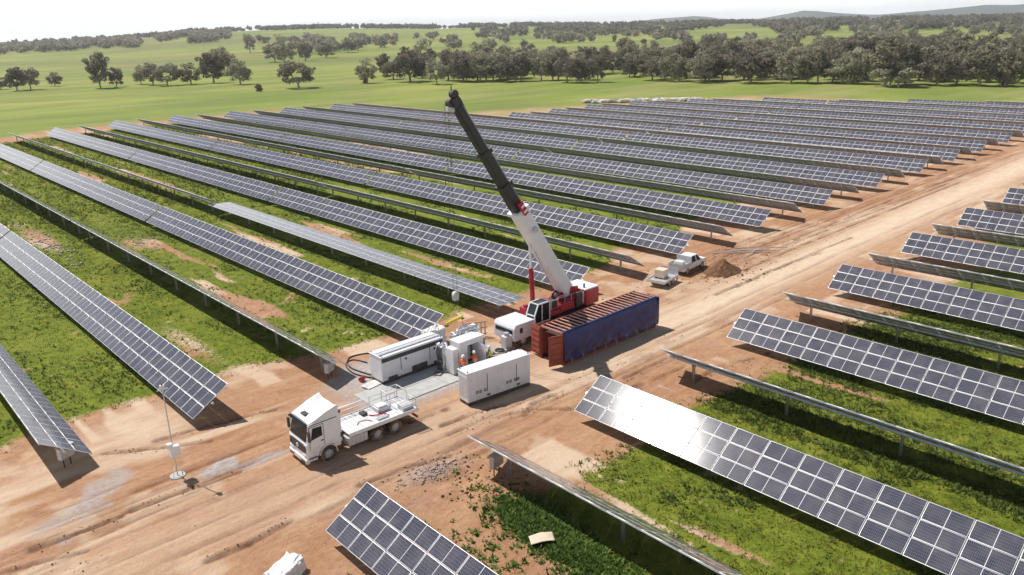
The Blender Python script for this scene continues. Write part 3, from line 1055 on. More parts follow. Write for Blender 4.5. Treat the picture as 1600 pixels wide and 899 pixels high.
# ------------------------------------------------------------------ trees
def tree_meshes(seed, H=14.0, spread=5.2, dens=46):
    r = random.Random(seed)
    nr = np.random.default_rng(seed)
    b = MB()
    tips = []
    # trunk with forks
    base = Vector((0, 0, -.4))
    cur = base
    h0 = H * r.uniform(.12, .2)
    p1 = Vector((r.uniform(-.3, .3), r.uniform(-.3, .3), h0))
    b.cyl(base, p1, H * .034, BARK, 7, H * .024, False)
    nl = r.randint(4, 6)
    for i in range(nl):
        a = 6.28 * i / nl + r.uniform(-.4, .4)
        L = spread * r.uniform(.4, .75)
        p2 = p1 + Vector((math.cos(a) * L * .55, math.sin(a) * L * .55, H * r.uniform(.14, .3)))
        b.cyl(p1, p2, H * .017, BARK, 5, H * .011, False)
        for q in range(3):
            aa = a + r.uniform(-.9, .9)
            p3 = p2 + Vector((math.cos(aa) * L * .55, math.sin(aa) * L * .55, H * r.uniform(.04, .3)))
            b.cyl(p2, p3, H * .009, BARK, 4, H * .004, False)
            tips.append(p3)
    trunk = b.mesh('trunk')
    cl = []
    for q in range(11):
        a = 6.28 * q / 11 + r.uniform(-.3, .3)
        cl.append((Vector((math.cos(a) * spread * .62, math.sin(a) * spread * .62, H * r.uniform(.18, .45))), H * r.uniform(.08, .125)))
    for t in tips:
        cl.append((t, r.uniform(.8, 1.25) * H * .125))
        for q in range(2):
            cl.append((t + Vector((r.uniform(-1, 1), r.uniform(-1, 1), r.uniform(-.7, .9))) * H * .14, r.uniform(.6, 1) * H * .11))
    for q in range(4):
        cl.append((Vector((r.uniform(-1, 1) * spread * .4, r.uniform(-1, 1) * spread * .4, H * r.uniform(.72, .88))), H * .13))
    vs = []
    for c, rad in cl:
        n = int(dens * 1.05 * (rad / (H * .09)) ** 1.6)
        d = nr.normal(size=(n, 3)); d /= np.linalg.norm(d, axis=1)[:, None]
        p = np.array(c) + d * rad * nr.uniform(.55, 1.1, (n, 1)) * np.array([1.15, 1.15, .75])
        s = nr.uniform(.2, .5, n) * H / 14
        u = nr.normal(size=(n, 3)); u -= (u * d).sum(1)[:, None] * d * .6
        u /= np.linalg.norm(u, axis=1)[:, None]
        w = np.cross(u, d + nr.normal(size=(n, 3)) * .5); w /= np.linalg.norm(w, axis=1)[:, None] + 1e-6
        u = u * s[:, None]; w = w * s[:, None] * .8
        vs.append(np.stack([p - u - w * .6, p + u * .8 - w, p + u + w * .7, p - u * .7 + w], 1))
    v = np.concatenate(vs).reshape(-1, 3)
    crown = np_mesh('crown', v, np.arange(len(v)).reshape(-1, 4), LEAF)
    return trunk, crown


TREES = "92,498,7;95,476,10;102,480,11;118,499,7;128,452,15;137,456,9;153,466,10;155,453,12;157,438,12;169,436,12;181,435,14;222,515,18;184,408,11;460,980,19;356,709,19;343,665,21;385,704,18;435,751,18;525,853,19;562,890,15;186,349,14;225,350,11;272,405,10;252,366,11;243,338,15;267,360,14;237,308,12;283,382,18;259,327,15;256,311,14;260,303,13;437,206,16;543,141,17;286,335,17;506,229,12;329,198,15;323,164,13;393,317,16;345,332,12;335,159,12;360,107,13;630,151,13;458,114,16;379,341,16;646,160,13;310,220,12;279,309,15;301,366,14;383,295,14;336,256,16;348,390,12;546,207,12;376,132,15;258,311,13;371,93,16;683,184,14;345,248,16;328,340,16;336,102,17;285,303,15;395,107,17;348,186,13;277,260,12;600,254,12;348,395,15;319,212,15;406,133,14;442,257,12;612,241,15;332,116,14;350,342,13;470,291,17;432,103,14;392,154,13;705,167,15;345,198,12;368,300,17;387,275,16;441,184,16;421,248,16;403,318,15;347,291,14;467,156,16;380,124,17;499,151,17;352,335,14;373,163,15;453,164,16;266,312,14;342,153,16;327,151,14;285,248,12;308,234,13;400,192,13;340,95,14;322,259,12;351,258,17;395,131,16;364,166,12;393,194,17;484,119,14;339,96,12;400,207,12;486,227,14;322,205,13;411,99,17;471,130,13;417,317,14;331,263,12;375,177,13;545,196,12;341,186,17;351,125,13;375,364,13;379,183,15;434,211,12;357,132,15;319,235,15;326,161,13;320,170,16;364,234,16;383,177,17;333,228,17;294,268,16;331,366,16;357,98,14;376,200,13;316,307,16;468,164,12;631,252,17;318,130,17;336,296,17;326,131,13;313,206,15;265,304,14;266,292,15;564,218,12;470,275,14;312,351,12;387,180,15;349,165,15;282,282,14;333,128,16;327,145,16;271,289,15;376,322,14;382,288,12;316,124,12;514,131,13;362,372,15;341,112,15;345,343,15;395,135,17;390,218,15;373,143,12;426,123,16;282,344,17;274,288,12;331,231,17;286,278,13;289,277,13;313,185,17;419,295,16;384,166,17;320,327,13;456,197,12;278,252,13;288,313,17;363,291,16;497,130,14;349,83,12;385,137,12;504,269,15;304,220,12;431,122,17;274,309,12;305,205,13;343,396,13;356,202,15;359,110,12;373,201,15;503,306,12;569,205,11;575,227,9;565,365,12;564,225,10;529,418,9;512,297,10;472,380,9;531,379,10;507,395,10;533,227,13;506,238,11;488,279,12;526,181,12;709,892,12;1210,1428,13;436,525,5;819,658,9;819,637,9;818,622,8;880,777,12;878,734,10;1042,987,14;3728,5075,16;2428,761,16;611,279,16;632,285,14;553,330,14;670,356,15;652,158,14;836,321,11;609,362,11;652,294,15;615,261,13;726,264,12;644,152,15;803,277,12;673,363,15;526,253,13;685,172,11;490,285,13;857,209,11;612,230,12;571,375,16;655,369,11;690,281,12;702,331,12;699,172,13;523,253,14;466,302,12;517,287,13;674,361,11;780,310,14;605,300,16;621,274,15;628,376,16;514,305,16;482,284,15;716,278,12;462,317,12;829,287,15;764,299,12;551,315,15;778,299,16;668,392,12;782,360,12;576,286,12;512,256,16;646,235,14;649,405,11;730,195,16;507,354,13;812,273,16;529,351,15;714,194,15;626,194,13;597,210,15;542,256,15;637,255,13;645,256,11;562,209,15;780,263,15;701,279,15;498,328,11;694,270,12"
protos = [tree_meshes(s, 14, sp, d) for s, sp, d in ((11, 6.4, 36), (12, 5.4, 40), (13, 7.2, 34), (14, 6.0, 30), (15, 5.0, 44), (16, 6.8, 38))]
tl = [tuple(float(q) for q in s_.split(',')) for s_ in TREES.split(';')]
NO = ORD
TLAB = {}
lone_ = sorted(range(31), key=lambda i: math.atan2(tl[i][0], tl[i][1]))
cnt = {'near': 0, 'far': 0}
for i in lone_:
    w = 'far' if math.hypot(tl[i][0], tl[i][1]) > 640 else 'near'
    TLAB[i] = ('%s gum tree from the left in the %s line of scattered paddock trees' % (NO[cnt[w]], w), 'scattered paddock gum trees')
    cnt[w] += 1
for i in range(31, len(tl)):
    az_ = math.degrees(math.atan2(tl[i][0], tl[i][1])); rr_ = math.hypot(tl[i][0], tl[i][1])
    zx = ['left end', 'left part', 'middle', 'right part', 'right end'][int(np.clip((az_ - 38) / 8, 0, 4))]
    if rr_ > 950:
        TLAB[i] = ('small distant gum tree in the open paddocks beyond the %s of the woodland' % zx, 'distant trees beyond the %s of the woodland' % zx)
    else:
        zd = 'front edge' if rr_ < 370 - (az_ - 38) * .8 else 'rear'
        TLAB[i] = ('olive-brown gum tree at the %s of the woodland band, %s' % (zd, zx), 'gum trees at the %s of the woodland band, %s' % (zd, zx))
for i, (x, y, h) in enumerate(tl):
    tr, cr = protos[i % 6]
    sc = h / 14.0 * (1.12 if i < 31 else 1.0)
    lab, grp = TLAB[i]
    r_ = thing('gum_tree', (x, y, gz(x, y)), lab, 'tree', grp, random.uniform(0, 6.28), sc)
    r_.scale = (sc * random.uniform(.8, 1.25), sc * random.uniform(.8, 1.25), sc * random.uniform(.82, 1.2))
    link('trunk', tr, r_); link('crown', cr, r_)
# bushes
for bx_, by_, h in ((165, 347, 5), (352, 152, 5), (346, 97, 6), (225, 352, 4)):
    r_ = thing('bush', (bx_, by_, gz(bx_, by_) - 1.4), {165: 'round dark bush standing alone in the paddock below the fourth group of trees', 352: 'low bush in front of the woodland band, right of its middle', 346: 'dark spreading bush at the front right end of the woodland band', 225: 'small bush beside the first trees of the woodland band'}[bx_], 'bush', 'paddock bushes', random.random() * 6, h / 14)
    link('trunk', protos[4][0], r_); link('crown', protos[4][1], r_)


# belts of trees far away: too many and too small to tell apart
def belt(name, label, pts):
    nr = np.random.default_rng(len(pts))
    pts = np.array(pts)
    n = len(pts); q = 60
    zz = terrain(pts[:, 0], pts[:, 1])
    c = np.stack([pts[:, 0], pts[:, 1], zz + pts[:, 2] * .58], -1)
    d = nr.normal(size=(n, q, 3)); d /= np.linalg.norm(d, axis=2)[..., None]
    rad = pts[:, 2][:, None, None] * np.array([.62, .62, .45])
    p = c[:, None] + d * rad * nr.uniform(.4, 1.0, (n, q, 1))
    s = pts[:, 2][:, None, None] * .10
    u = nr.normal(size=(n, q, 3)) * s; w = nr.normal(size=(n, q, 3)) * s
    v = np.stack([p - u - w, p + u - w, p + u + w, p - u + w], 2).reshape(-1, 3)
    tag(link(name, np_mesh(name, v, np.arange(len(v)).reshape(-1, 4), LEAF)), label, 'woodland', kind='stuff')


def belt_pts(n, az0, az1, r0, r1, h0, h1, clump=.0, seed=0):
    r = np.random.default_rng(seed)
    out = []
    while len(out) < n:
        az = r.uniform(az0, az1); rr = r.uniform(r0, r1)
        if clump and float(fbm(N4, np.array(az * .9 + seed), np.array(rr * .004))) < clump:
            continue
        out.append((rr * math.sin(R(az)), rr * math.cos(R(az)), r.uniform(h0, h1)))
    return out


belt('horizon_woodland', 'grey-green line of distant woodland along the horizon', belt_pts(1700, 6, 80, 2350, 2900, 8, 14, .47, 1))
belt('far_left_woodland', 'dark woodland line on the flat horizon at far left', belt_pts(700, 5, 24, 1500, 2100, 9, 13, .42, 2))
belt('mid_woodland', 'woodland belt crossing the far paddocks at right of centre', belt_pts(800, 41, 80, 1500, 2150, 9, 14, .49, 3))
belt('scattered_woodland', 'loose groups of far trees among the distant paddocks', belt_pts(260, 25, 80, 1000, 1500, 8, 13, .56, 4))

# ------------------------------------------------------------------ wheels shared by the vehicles
def wheel(parent, x, y, r, w, side, name='wheel', hub=None):
    """tyre with a rim; side = -1 / +1 is the outer face"""
    t = MB()
    n = 24
    prof = [(r * .58, -w / 2), (r * .93, -w / 2), (r, -w * .36), (r, w * .36), (r * .93, w / 2), (r * .58, w / 2)]
    vs = []
    for i in range(n):
        a = 2 * math.pi * i / n
        for rr, yy in prof:
            vs.append((rr * math.cos(a), yy, rr * math.sin(a)))
    k = len(prof)
    fs = [(i * k + j, ((i + 1) % n) * k + j, ((i + 1) % n) * k + (j + 1) % k, i * k + (j + 1) % k) for i in range(n) for j in range(k)]
    t.add(vs, fs, RUBBER, True)
    o = t.build(name, parent, (x, y, r))
    h = MB()
    s = side
    h.cyl((0, s * w * .30, 0), (0, s * w * .36, 0), r * .585, hub or LGREY, 20)
    h.cyl((0, s * w * .36, 0), (0, s * w * .52, 0), r * .24, hub or LGREY, 12, r * .16)
    for i in range(8):
        a = 6.283 * i / 8
        h.cyl((r * .4 * math.cos(a), s * w * .3, r * .4 * math.sin(a)), (r * .4 * math.cos(a), s * w * .372, r * .4 * math.sin(a)), r * .07, DARK, 6)
    h.build('rim', o)
    return o


# ------------------------------------------------------------------ white truck with a flat tray
def truck():
    t = thing('flatbed_truck', (18.15, 38.66, 0), 'white truck with high roofed sleeper cab and empty white flat tray on the dirt road', 'truck', None, R(-1.5), .927)
    b = MB()
    prof = [(.0, .62), (.78, .62), (.86, .9), (1.1, 1.13), (1.5, 1.18), (1.86, 1.1), (2.06, .86), (2.4, .86), (2.4, 3.02), (.62, 3.02), (.3, 2.92), (.07, 1.75), (.0, 1.6)]
    b.prism(prof, -1.22, 1.22, WHITE)
    b.build('cab_body', t, bevel=.07)
    b = MB()   # roof fairing, swept up to the rear with raised side wings
    vs = []
    for x, zc, zs, hw in ((.3, 2.98, 2.97, 1.12), (.85, 3.2, 3.16, 1.17), (1.5, 3.36, 3.44, 1.19), (2.38, 3.45, 3.68, 1.2)):
        vs += [(x, -hw, 2.95), (x, -hw, zs), (x, -hw * .62, zc + .03), (x, 0, zc + .05), (x, hw * .62, zc + .03), (x, hw, zs), (x, hw, 2.95)]
    fs = []
    for i in range(3):
        for j in range(6):
            a = i * 7 + j
            fs.append((a, a + 1, a + 8, a + 7))
    fs += [tuple(range(7)), tuple(range(27, 20, -1)), (0, 7, 14, 21, 27, 20, 13, 6)]
    b.add(vs, fs, WHITE)
    b.build('roof_fairing', t, bevel=.03)
    b = MB(); b.box(.52, .86, -.3, .3, 3.14, 3.24, DARK, Matrix.Rotation(R(-20), 4, 'Y') @ Matrix.Translation((1.15, 0, .18)) if False else None)
    b.build('roof_hatch', t, bevel=.02)
    # glass
    b = MB()
    b.add([(.052, -1.05, 1.8), (.052, 1.05, 1.8), (.285, 1.0, 2.82), (.285, -1.0, 2.82), (.028, -1.05, 1.8), (.028, 1.05, 1.8), (.262, 1.0, 2.83), (.262, -1.0, 2.83)],
          [(0, 1, 2, 3), (4, 7, 6, 5), (0, 4, 5, 1), (1, 5, 6, 2), (2, 6, 7, 3), (3, 7, 4, 0)], GLASS)
    b.build('windscreen', t)
    b = MB(); b.box(-.12, .1, -1.1, 1.1, 2.9, 2.98, GLASS); b.build('sun_visor', t, (.15, 0, -.02), bevel=.02)
    for s in (-1, 1):
        b = MB()
        y = s * 1.224
        b.add([(x, yy, z) for yy in (y - .012, y + .012) for x, z in ((.32, 1.86), (1.12, 1.98), (1.12, 2.62), (.5, 2.66))],
              [(0, 1, 2, 3), (7, 6, 5, 4), (0, 4, 5, 1), (1, 5, 6, 2), (2, 6, 7, 3), (3, 7, 4, 0)], GLASS)
        b.build('side_window', t)
        b = MB(); b.box(.22, .25, y - .008, y + .008, 1.2, 2.8, DARK); b.box(1.22, 1.25, y - .008, y + .008, 1.25, 2.8, DARK); b.box(.25, 1.25, y - .008, y + .008, 2.74, 2.77, DARK)
        b.box(1.0, 1.18, y - .03, y + .03, 1.62, 1.68, DARK)
        b.build('door_seam', t)['kind'] = 'stuff'
        b = MB(); b.box(.3, 2.2, y - .012, y + .012, 2.86, 2.91, DARK); b.build('roof_trim', t)
        b = MB(); b.box(-.06, .06, s * 1.38 - .12, s * 1.38 + .12, 1.9, 2.6, DARK); b.beam((0, s * 1.2, 2.5), (0, s * 1.36, 2.5), .04, .04, DARK)
        b.build('mirror', t, (.14, 0, 0), bevel=.03)
        b = MB(); b.box(-.06, .16, s * .86 - .26, s * .86 + .26, .72, .95, LAMP); b.build('headlight', t, bevel=.04)
        b = MB(); b.box(.1, .62, s * 1.2 - .05, s * 1.2 + .04, .36, .44, DARK); b.box(.1, .62, s * 1.21 - .05, s * 1.21 + .03, .62, .7, DARK); b.build('cab_step', t)
        # mudguard arc
        b = MB()
        pts = [(1.45 + .62 * math.cos(a), .52 + .66 * math.sin(a)) for a in [R(q) for q in range(-5, 190, 22)]]
        for (xa, za), (xb, zb) in zip(pts, pts[1:]):
            b.beam((xa, s * 1.13, za), (xb, s * 1.13, zb), .26, .05, WHITE)
        b.build('front_mudguard', t)
    b = MB(); b.box(-.12, .7, -1.22, 1.22, .3, .66, WHITE); b.build('bumper', t, bevel=.08)
    b = MB()
    for z in (1.0, 1.16, 1.32, 1.48):
        b.box(-.04, .02, -.78, .78, z, z + .1, DARK)
    b.box(-.13, -.118, .5, 1.05, .36, .52, DARK); b.box(-.13, -.118, -1.05, -.5, .36, .52, DARK)
    b.box(-.05, .02, -1.05, -.84, 1.05, 1.5, DARK); b.box(-.05, .02, .84, 1.05, 1.05, 1.5, DARK)
    b.build('grille', t)
    b = MB(); b.cyl((-.06, 0, 1.27), (-.02, 0, 1.27), .15, ALU, 20); b.tube([(-.07, .12 * math.cos(a), 1.27 + .12 * math.sin(a)) for a in np.linspace(0, 6.28, 17)], .012, ALU, 5)
    for a in (90, 210, 330):
        b.beam((-.075, 0, 1.27), (-.075, .12 * math.cos(R(a)), 1.27 + .12 * math.sin(R(a))), .02, .02, LGREY)
    b.build('round_grille_badge', t)
    b = MB()
    b.add([(-.128, y, z) for y, z in ((-.3, .4), (.3, .4), (.3, .54), (-.3, .54))], [(0, 1, 2, 3)], OFFW); b.build('number_plate', t)
    # chassis
    b = MB(); b.box(1.2, 8.3, -.45, -.35, .62, .92, DARK); b.box(1.2, 8.3, .35, .45, .62, .92, DARK)
    for x in (2.6, 3.6, 4.6, 5.8, 7.4, 8.15):
        b.box(x, x + .12, -.35, .35, .64, .9, DARK)
    for x in (1.45, 5.1, 6.5):
        b.cyl((x, -.95, .52), (x, .95, .52), .12, DARK, 8)
    b.build('chassis_frame', t)
    for x in (1.45,):
        for s in (-1, 1):
            wheel(t, x, s * 1.04, .52, .32, s, hub=LGREY)
    for x in (5.1, 6.5):
        for s in (-1, 1):
            wheel(t, x, s * .96, .52, .56, s, hub=LGREY)
    for s in (-1, 1):
        b = MB(); b.box(2.9, 4.35, s * .85 - .33, s * .85 + .33, .42, 1.0, PINKW if False else LGREY)
        for i in range(5):
            x = 2.98 + i * .3
            b.box(x, x + .04, s * 1.19 - .02, s * 1.19 + .02, .4, 1.02, ALU)
        b.build('fuel_tank', t, bevel=.05)
        b = MB()
        for xc in (5.1, 6.5):
            pts = [(xc + .64 * math.cos(a), .5 + .62 * math.sin(a)) for a in [R(q) for q in range(20, 165, 24)]]
            for (xa, za), (xb, zb) in zip(pts, pts[1:]):
                b.beam((xa, s * .96, za), (xb, s * .96, zb), .56, .03, DARK)
        b.build('rear_mudguard', t)
    # tray
    b = MB(); b.box(3.0, 8.35, -1.24, 1.24, 1.2, 1.3, WHITE); b.build('tray_deck', t, bevel=.02)
    b = MB()
    for s in (-1, 1):
        b.box(2.98, 8.4, s * 1.255 - .02, s * 1.255 + .02, 1.1, 1.37, WHITE)
    b.box(8.36, 8.4, -1.23, 1.23, 1.1, 1.37, WHITE)
    b.build('tray_rave', t)
    b = MB()
    for i in range(14):
        x = 3.1 + i * .38
        b.box(x, x + .035, -1.22, 1.22, 1.302, 1.318, LGREY)
    b.build('deck_slat', t)['kind'] = 'stuff'
    # hand rails round the rear and along the far side
    def rail(pts, name):
        b = MB(); b.tube(pts, .032, WHITE, 8); b.build(name, t)
    rail([(3.1, 1.22, 1.3), (3.1, 1.22, 2.05), (8.1, 1.22, 2.05), (8.1, 1.22, 1.3)], 'hand_rail')
    rail([(3.1, 1.22, 1.75), (8.1, 1.22, 1.7)], 'hand_rail')
    for x in (4.5, 6.0, 7.4):
        rail([(x, 1.22, 1.3), (x, 1.22, 2.15)], 'rail_post')
    rail([(7.0, 1.2, 1.3), (7.0, 1.2, 2.3), (7.0, .1, 2.3), (7.0, .1, 1.3)], 'hand_rail')
    rail([(8.25, 1.2, 1.3), (8.25, 1.2, 2.3), (8.25, -.05, 2.3), (8.25, -.05, 1.3)], 'hand_rail')
    rail([(7.0, 1.2, 2.3), (8.25, 1.2, 2.3)], 'hand_rail')
    rail([(8.25, -.25, 1.3), (8.25, -.25, 2.1), (8.25, -1.18, 2.1), (8.25, -1.18, 1.3)], 'hand_rail')
    rail([(7.2, -1.18, 1.3), (7.2, -1.18, 2.0), (8.25, -1.18, 2.0)], 'hand_rail')
    rail([(8.25, -1.18, 1.65), (7.2, -1.18, 1.65)], 'hand_rail')
    # gear lying on the tray
    b = MB(); b.box(5.9, 6.9, -.1, .75, 1.32, 1.62, LGREY); b.box(6.0, 6.7, 0, .6, 1.62, 1.74, WHITE); b.build('winch_housing', t, bevel=.04)
    b = MB(); b.box(7.3, 8.15, -1.05, -.3, 1.32, 1.7, LGREY); b.build('tool_locker', t, bevel=.03)
    b = MB(); b.tube([(4.0, -.5, 1.34), (4.3, -.2, 1.36), (4.8, -.3, 1.35), (5.0, -.7, 1.34)], .035, PINKW, 6)
    b.tube([(5.3, .1, 1.34), (5.7, -.3, 1.38), (6.2, -.25, 1.36), (6.3, -.8, 1.34)], .04, LRED, 6); b.build('sling_strap', t)
    b = MB(); b.box(5.35, 6.2, -.95, -.62, 1.32, 1.42, LGREY); b.build('ramp_plate', t, bevel=.02)
    b = MB(); b.box(4.9, 5.3, .3, .8, 1.32, 1.5, DARK); b.build('tie_down_box', t, bevel=.02)
    # gear behind the cab
    b = MB(); b.cyl((2.56, -.85, .9), (2.56, -.85, 2.9), .1, ALU, 12); b.cyl((2.56, -.85, 2.9), (2.66, -.85, 3.05), .09, DARK, 12); b.build('exhaust_stack', t)
    b = MB(); b.cyl((2.55, -.95, 1.35), (2.55, -.4, 1.35), .17, DARK, 14); b.box(2.45, 2.7, .1, .8, 1.32, 2.1, DARK); b.build('air_tank', t)
    for s in (-1, 1):
        b = MB(); b.box(8.4, 8.43, s * .95 - .2, s * .95 + .2, 1.0, 1.12, LRED); b.build('tail_lamp', t)
    b = MB(); b.beam((8.35, -1.1, .62), (8.35, 1.1, .62), .1, .14, LRED); b.build('underrun_bar', t)
    return t


truck()

# ------------------------------------------------------------------ equipment pad
def enclosure(name, loc, rz, L, D, H, label, band, base, cut=False):
    t = thing(name, loc, label, 'generator enclosure', None, rz)
    b = MB(); b.box(0, L, 0, D, base, H, OFFW); b.build('housing', t, bevel=.04)
    b = MB(); b.box(.05, L - .05, .04, D - .04, 0, base - .003, DARK); b.build('skid_base', t)
    b = MB(); b.box(-.04, L + .04, -.04, D + .04, H + .003, H + .07, OFFW); b.build('roof_panel', t, bevel=.015)
    for x in (L * .30, L * .77):
        b = MB(); b.box(x - .02, x + .02, -.02, -.003, base + .45, H - .35, DARK); b.build('door_gap', t)
    for x in (L * .16, L * .53, L * .93):
        b = MB(); b.box(x - .006, x + .006, -.008, -.002, base + .1, H - .12, LGREY); b.build('panel_joint', t)
    for x in (L * .05, L * .48, L * .68):
        for z in (base + .3, H - .6):
            b = MB(); b.box(x, x + .03, -.02, -.003, z, z + .12, LGREY); b.build('hinge', t)
    for x in (.1, L - .1):
        for y in (.12, D - .12):
            b = MB(); b.cyl((x, y, H + .07), (x, y, H + .16), .04, DARK, 8); b.build('lifting_lug', t)
    if band:
        b = MB(); b.box(.04, L - .04, -.035, -.003, H - .38, H - .08, DARK)
        b.build('louvre_band', t)
        for i in range(16):
            x = .2 + i * (L - .4) / 16
            b = MB(); b.box(x, x + .02, -.05, -.036, H - .37, H - .09, DARK); b.build('louvre_blade', t)
        b = MB(); b.box(.05, L - .05, D * .2, D * .32, H + .075, H + .17, LGREY); b.build('roof_rail', t)
        b = MB(); b.box(.05, L - .05, D * .55, D * .95, H + .075, H + .12, OFFW); b.build('roof_gutter', t)
        for x in (L * .38, L * .85):
            b = MB(); b.cyl((x, -.03, H - .62), (x, -.004, H - .62), .09, DARK, 14); b.build('round_vent', t)
        for x0, x1, z in ((.5, 1.3, .22), (2.6, 4.0, .42), (4.6, 5.4, .2)):
            b = MB(); b.box(x0, x1, -.02, .1, base - .02, base + z, DARK); b.build('fork_pocket', t)
    else:
        for g0, k in ((L * .12, 3), (L * .60, 4)):
            for i in range(k):
                x = g0 + i * .28 + (0.1 if i > 1 else 0)
                for z in (base + .5, base + .62):
                    b = MB(); b.box(x, x + .2, -.018, -.003, z, z + .07, DARK); b.build('vent_slot', t)
        for x in (L * .3, L * .78):
            b = MB(); b.box(x - .05, x + .22, -.03, -.003, base + .12, base + .24, DARK); b.build('latch', t)
        b = MB(); b.box(-.012, -.003, .1, D - .1, base + .3, H - .3, LGREY); b.build('end_door', t)
    return t


enclosure('generator_enclosure', (27.55, 43.9, 0), 0, 5.55, 1.5, 2.1, 'white container-size generator with dark louvre strip along its top, left of the workers', True, .28)
enclosure('generator_enclosure', (29.72, 36.95, 0), R(-6), 5.3, 1.15, 2.36, 'white container-size enclosure with small black vents, in front of the workers', False, .26)

# concrete slabs
t = thing('equipment_pad', (25, 40, 0), 'grey concrete slabs laid beneath the generators and cabinets', 'concrete pad')
SX = [25.2, 28.1, 31.0, 33.9, 36.8]
for i in range(4):
    for j, (ya, yb2) in enumerate(((40.7, 42.4), (42.43, 44.1), (44.13, 45.9))):
        if i == 0 and j == 2:
            continue
        b = MB(); b.box(SX[i] - 25 + .015, SX[i + 1] - 25 - .015, ya - 40, yb2 - 40, -.1, .035 + .012 * ((i * 3 + j) % 3), CONC)
        b.build('slab', t, bevel=.01)

# middle cabinets
t = thing('inverter_cabinet', (32.7, 41.4, 0.05), 'tall white cabinet with its door open beside the workers', 'electrical cabinet')
b = MB(); b.box(0, .75, 0, 1.05, .1, 2.36, OFFW); b.box(.75, 2.3, 1.02, 1.05, .1, 2.36, OFFW); b.box(.75, 2.3, 0, 1.02, .1, .3, OFFW)
b.box(.75, 2.3, 0, 1.02, 2.0, 2.36, OFFW); b.box(1.75, 2.3, 0, 1.02, .3, 2.0, OFFW); b.build('housing', t, bevel=.03)
b = MB(); b.box(.78, 1.74, .75, 1.0, .32, 1.98, DARK); b.box(.9, 1.5, .62, .74, .6, 1.6, LGREY); b.build('switchgear', t)
b = MB(); b.box(-.06, 2.36, -.06, 1.1, 2.363, 2.46, WHITE); b.build('roof', t, bevel=.03)
b = MB(); b.box(1.72, 1.76, -.85, -.02, .3, 1.98, OFFW); b.build('door', t, bevel=.01)
for x in (.12, .3, .48):
    b = MB(); b.box(x, x + .012, -.01, -.002, .3, 2.2, LGREY); b.build('panel_joint', t)
t = thing('small_cabinet', (32.15, 41.5, .05), 'narrow white cabinet, lower than the open one it stands against', 'electrical cabinet')
b = MB(); b.box(0, .5, 0, .9, .05, 2.0, WHITE); b.build('housing', t, bevel=.03)
b = MB(); b.box(.05, .45, -.015, -.003, .2, 1.85, OFFW); b.build('door', t)

# transformer with radiators
t = thing('transformer', (35.4, 43.8, .04), 'grey transformer with radiators and wrapped bushings below the yellow lifting beam', 'transformer')
b = MB(); b.box(-.95, .95, -.65, .65, .2, 1.7, LGREY); b.build('tank', t, bevel=.04)
b = MB(); b.box(-1.1, 1.1, -.8, .8, 0, .2, DARK); b.build('skid_base', t)
for s in (-1, 1):
    for i in range(9):
        b = MB(); b.box(-.8 + i * .19, -.74 + i * .19, s * .95 - .26, s * .95 + .26, .45, 1.55, LGREY); b.build('radiator_fin', t)
b = MB(); b.cyl((-.9, -.15, 2.12), (.8, -.15, 2.12), .24, FOIL, 18); b.cyl((-.5, -.15, 1.7), (-.5, -.15, 1.95), .06, LGREY, 8); b.cyl((.5, -.15, 1.7), (.5, -.15, 1.95), .06, LGREY, 8)
b.build('oil_conservator', t)
for i in range(3):
    b = MB()
    for j in range(5):
        b.cyl((-.6 + .55 * i, .4, 1.7 + j * .1), (-.6 + .55 * i, .4, 1.77 + j * .1), .13 - .012 * j, WHITE, 12)
        b.cyl((-.6 + .55 * i, .4, 1.77 + j * .1), (-.6 + .55 * i, .4, 1.8 + j * .1), .07, WHITE, 8)
    b.build('bushing', t)
b = MB(); b.tube([(-1.05 + 0.02 * math.cos(9 * a), -.3 + .9 * math.cos(a), 1.9 + .07 * math.sin(3 * a)) for a in np.linspace(0, 3.1, 18)], .09, FOIL, 8)
b.tube([(.2 + .95 * math.cos(a), .1 + .75 * math.sin(a), 2.05 + .05 * math.sin(5 * a)) for a in np.linspace(0, 6.28, 26)], .08, FOIL, 8)
b.build('wrapped_cable_ring', t)
b = MB(); b.cyl((1.0, .3, .6), (1.35, .3, .6), .28, LGREY, 14); b.box(.95, 1.25, -.5, 0, .5, 1.5, OFFW); b.build('control_box', t)


def crumple(name, size, m, seed, sub=9, amp=.09):
    """a wrapped bundle: rounded lumpy box"""
    bm = bmesh.new()
    bmesh.ops.create_cube(bm, size=1)
    bmesh.ops.subdivide_edges(bm, edges=bm.edges, cuts=sub, use_grid_fill=True)
    r = np.random.default_rng(seed)
    off = r.random(3) * 40
    for v in bm.verts:
        c = v.co.copy()
        k = max(abs(c.x), abs(c.y), abs(c.z)); ln = c.length
        c = c * (.75 + .25 * (0.5 / ln) * 1.25 if ln else 1)
        q = float(fbm(N2, c.x * 5 + off[0] + c.z * 3, c.y * 5 + off[1] - c.z * 4, 3)) - .5
        c = c * (1 + q * amp * 5)
        v.co = Vector((c.x * size[0], c.y * size[1], (c.z + .5) * size[2] * .98))
    me = bpy.data.meshes.new(name); bm.to_mesh(me); bm.free(); me.materials.append(m)
    return me


o = link('wrapped_bundle', crumple('wrapped_bundle', (1.7, 1.1, 1.9), WRAP, 3)); o.location = (34.2, 46.5, 0)
tag(o, 'white plastic-wrapped equipment bundle behind the louvred generator near the panel row end', 'wrapped bundle')
o = link('wrapped_bundle', crumple('wrapped_bundle', (1.7, 1.0, .75), WRAP, 8)); o.location = (12.55, 29.7, 0); o.rotation_euler = (0, 0, R(25))
tag(o, 'white plastic-wrapped bundle on the dirt at the bottom edge of the photo', 'wrapped bundle')
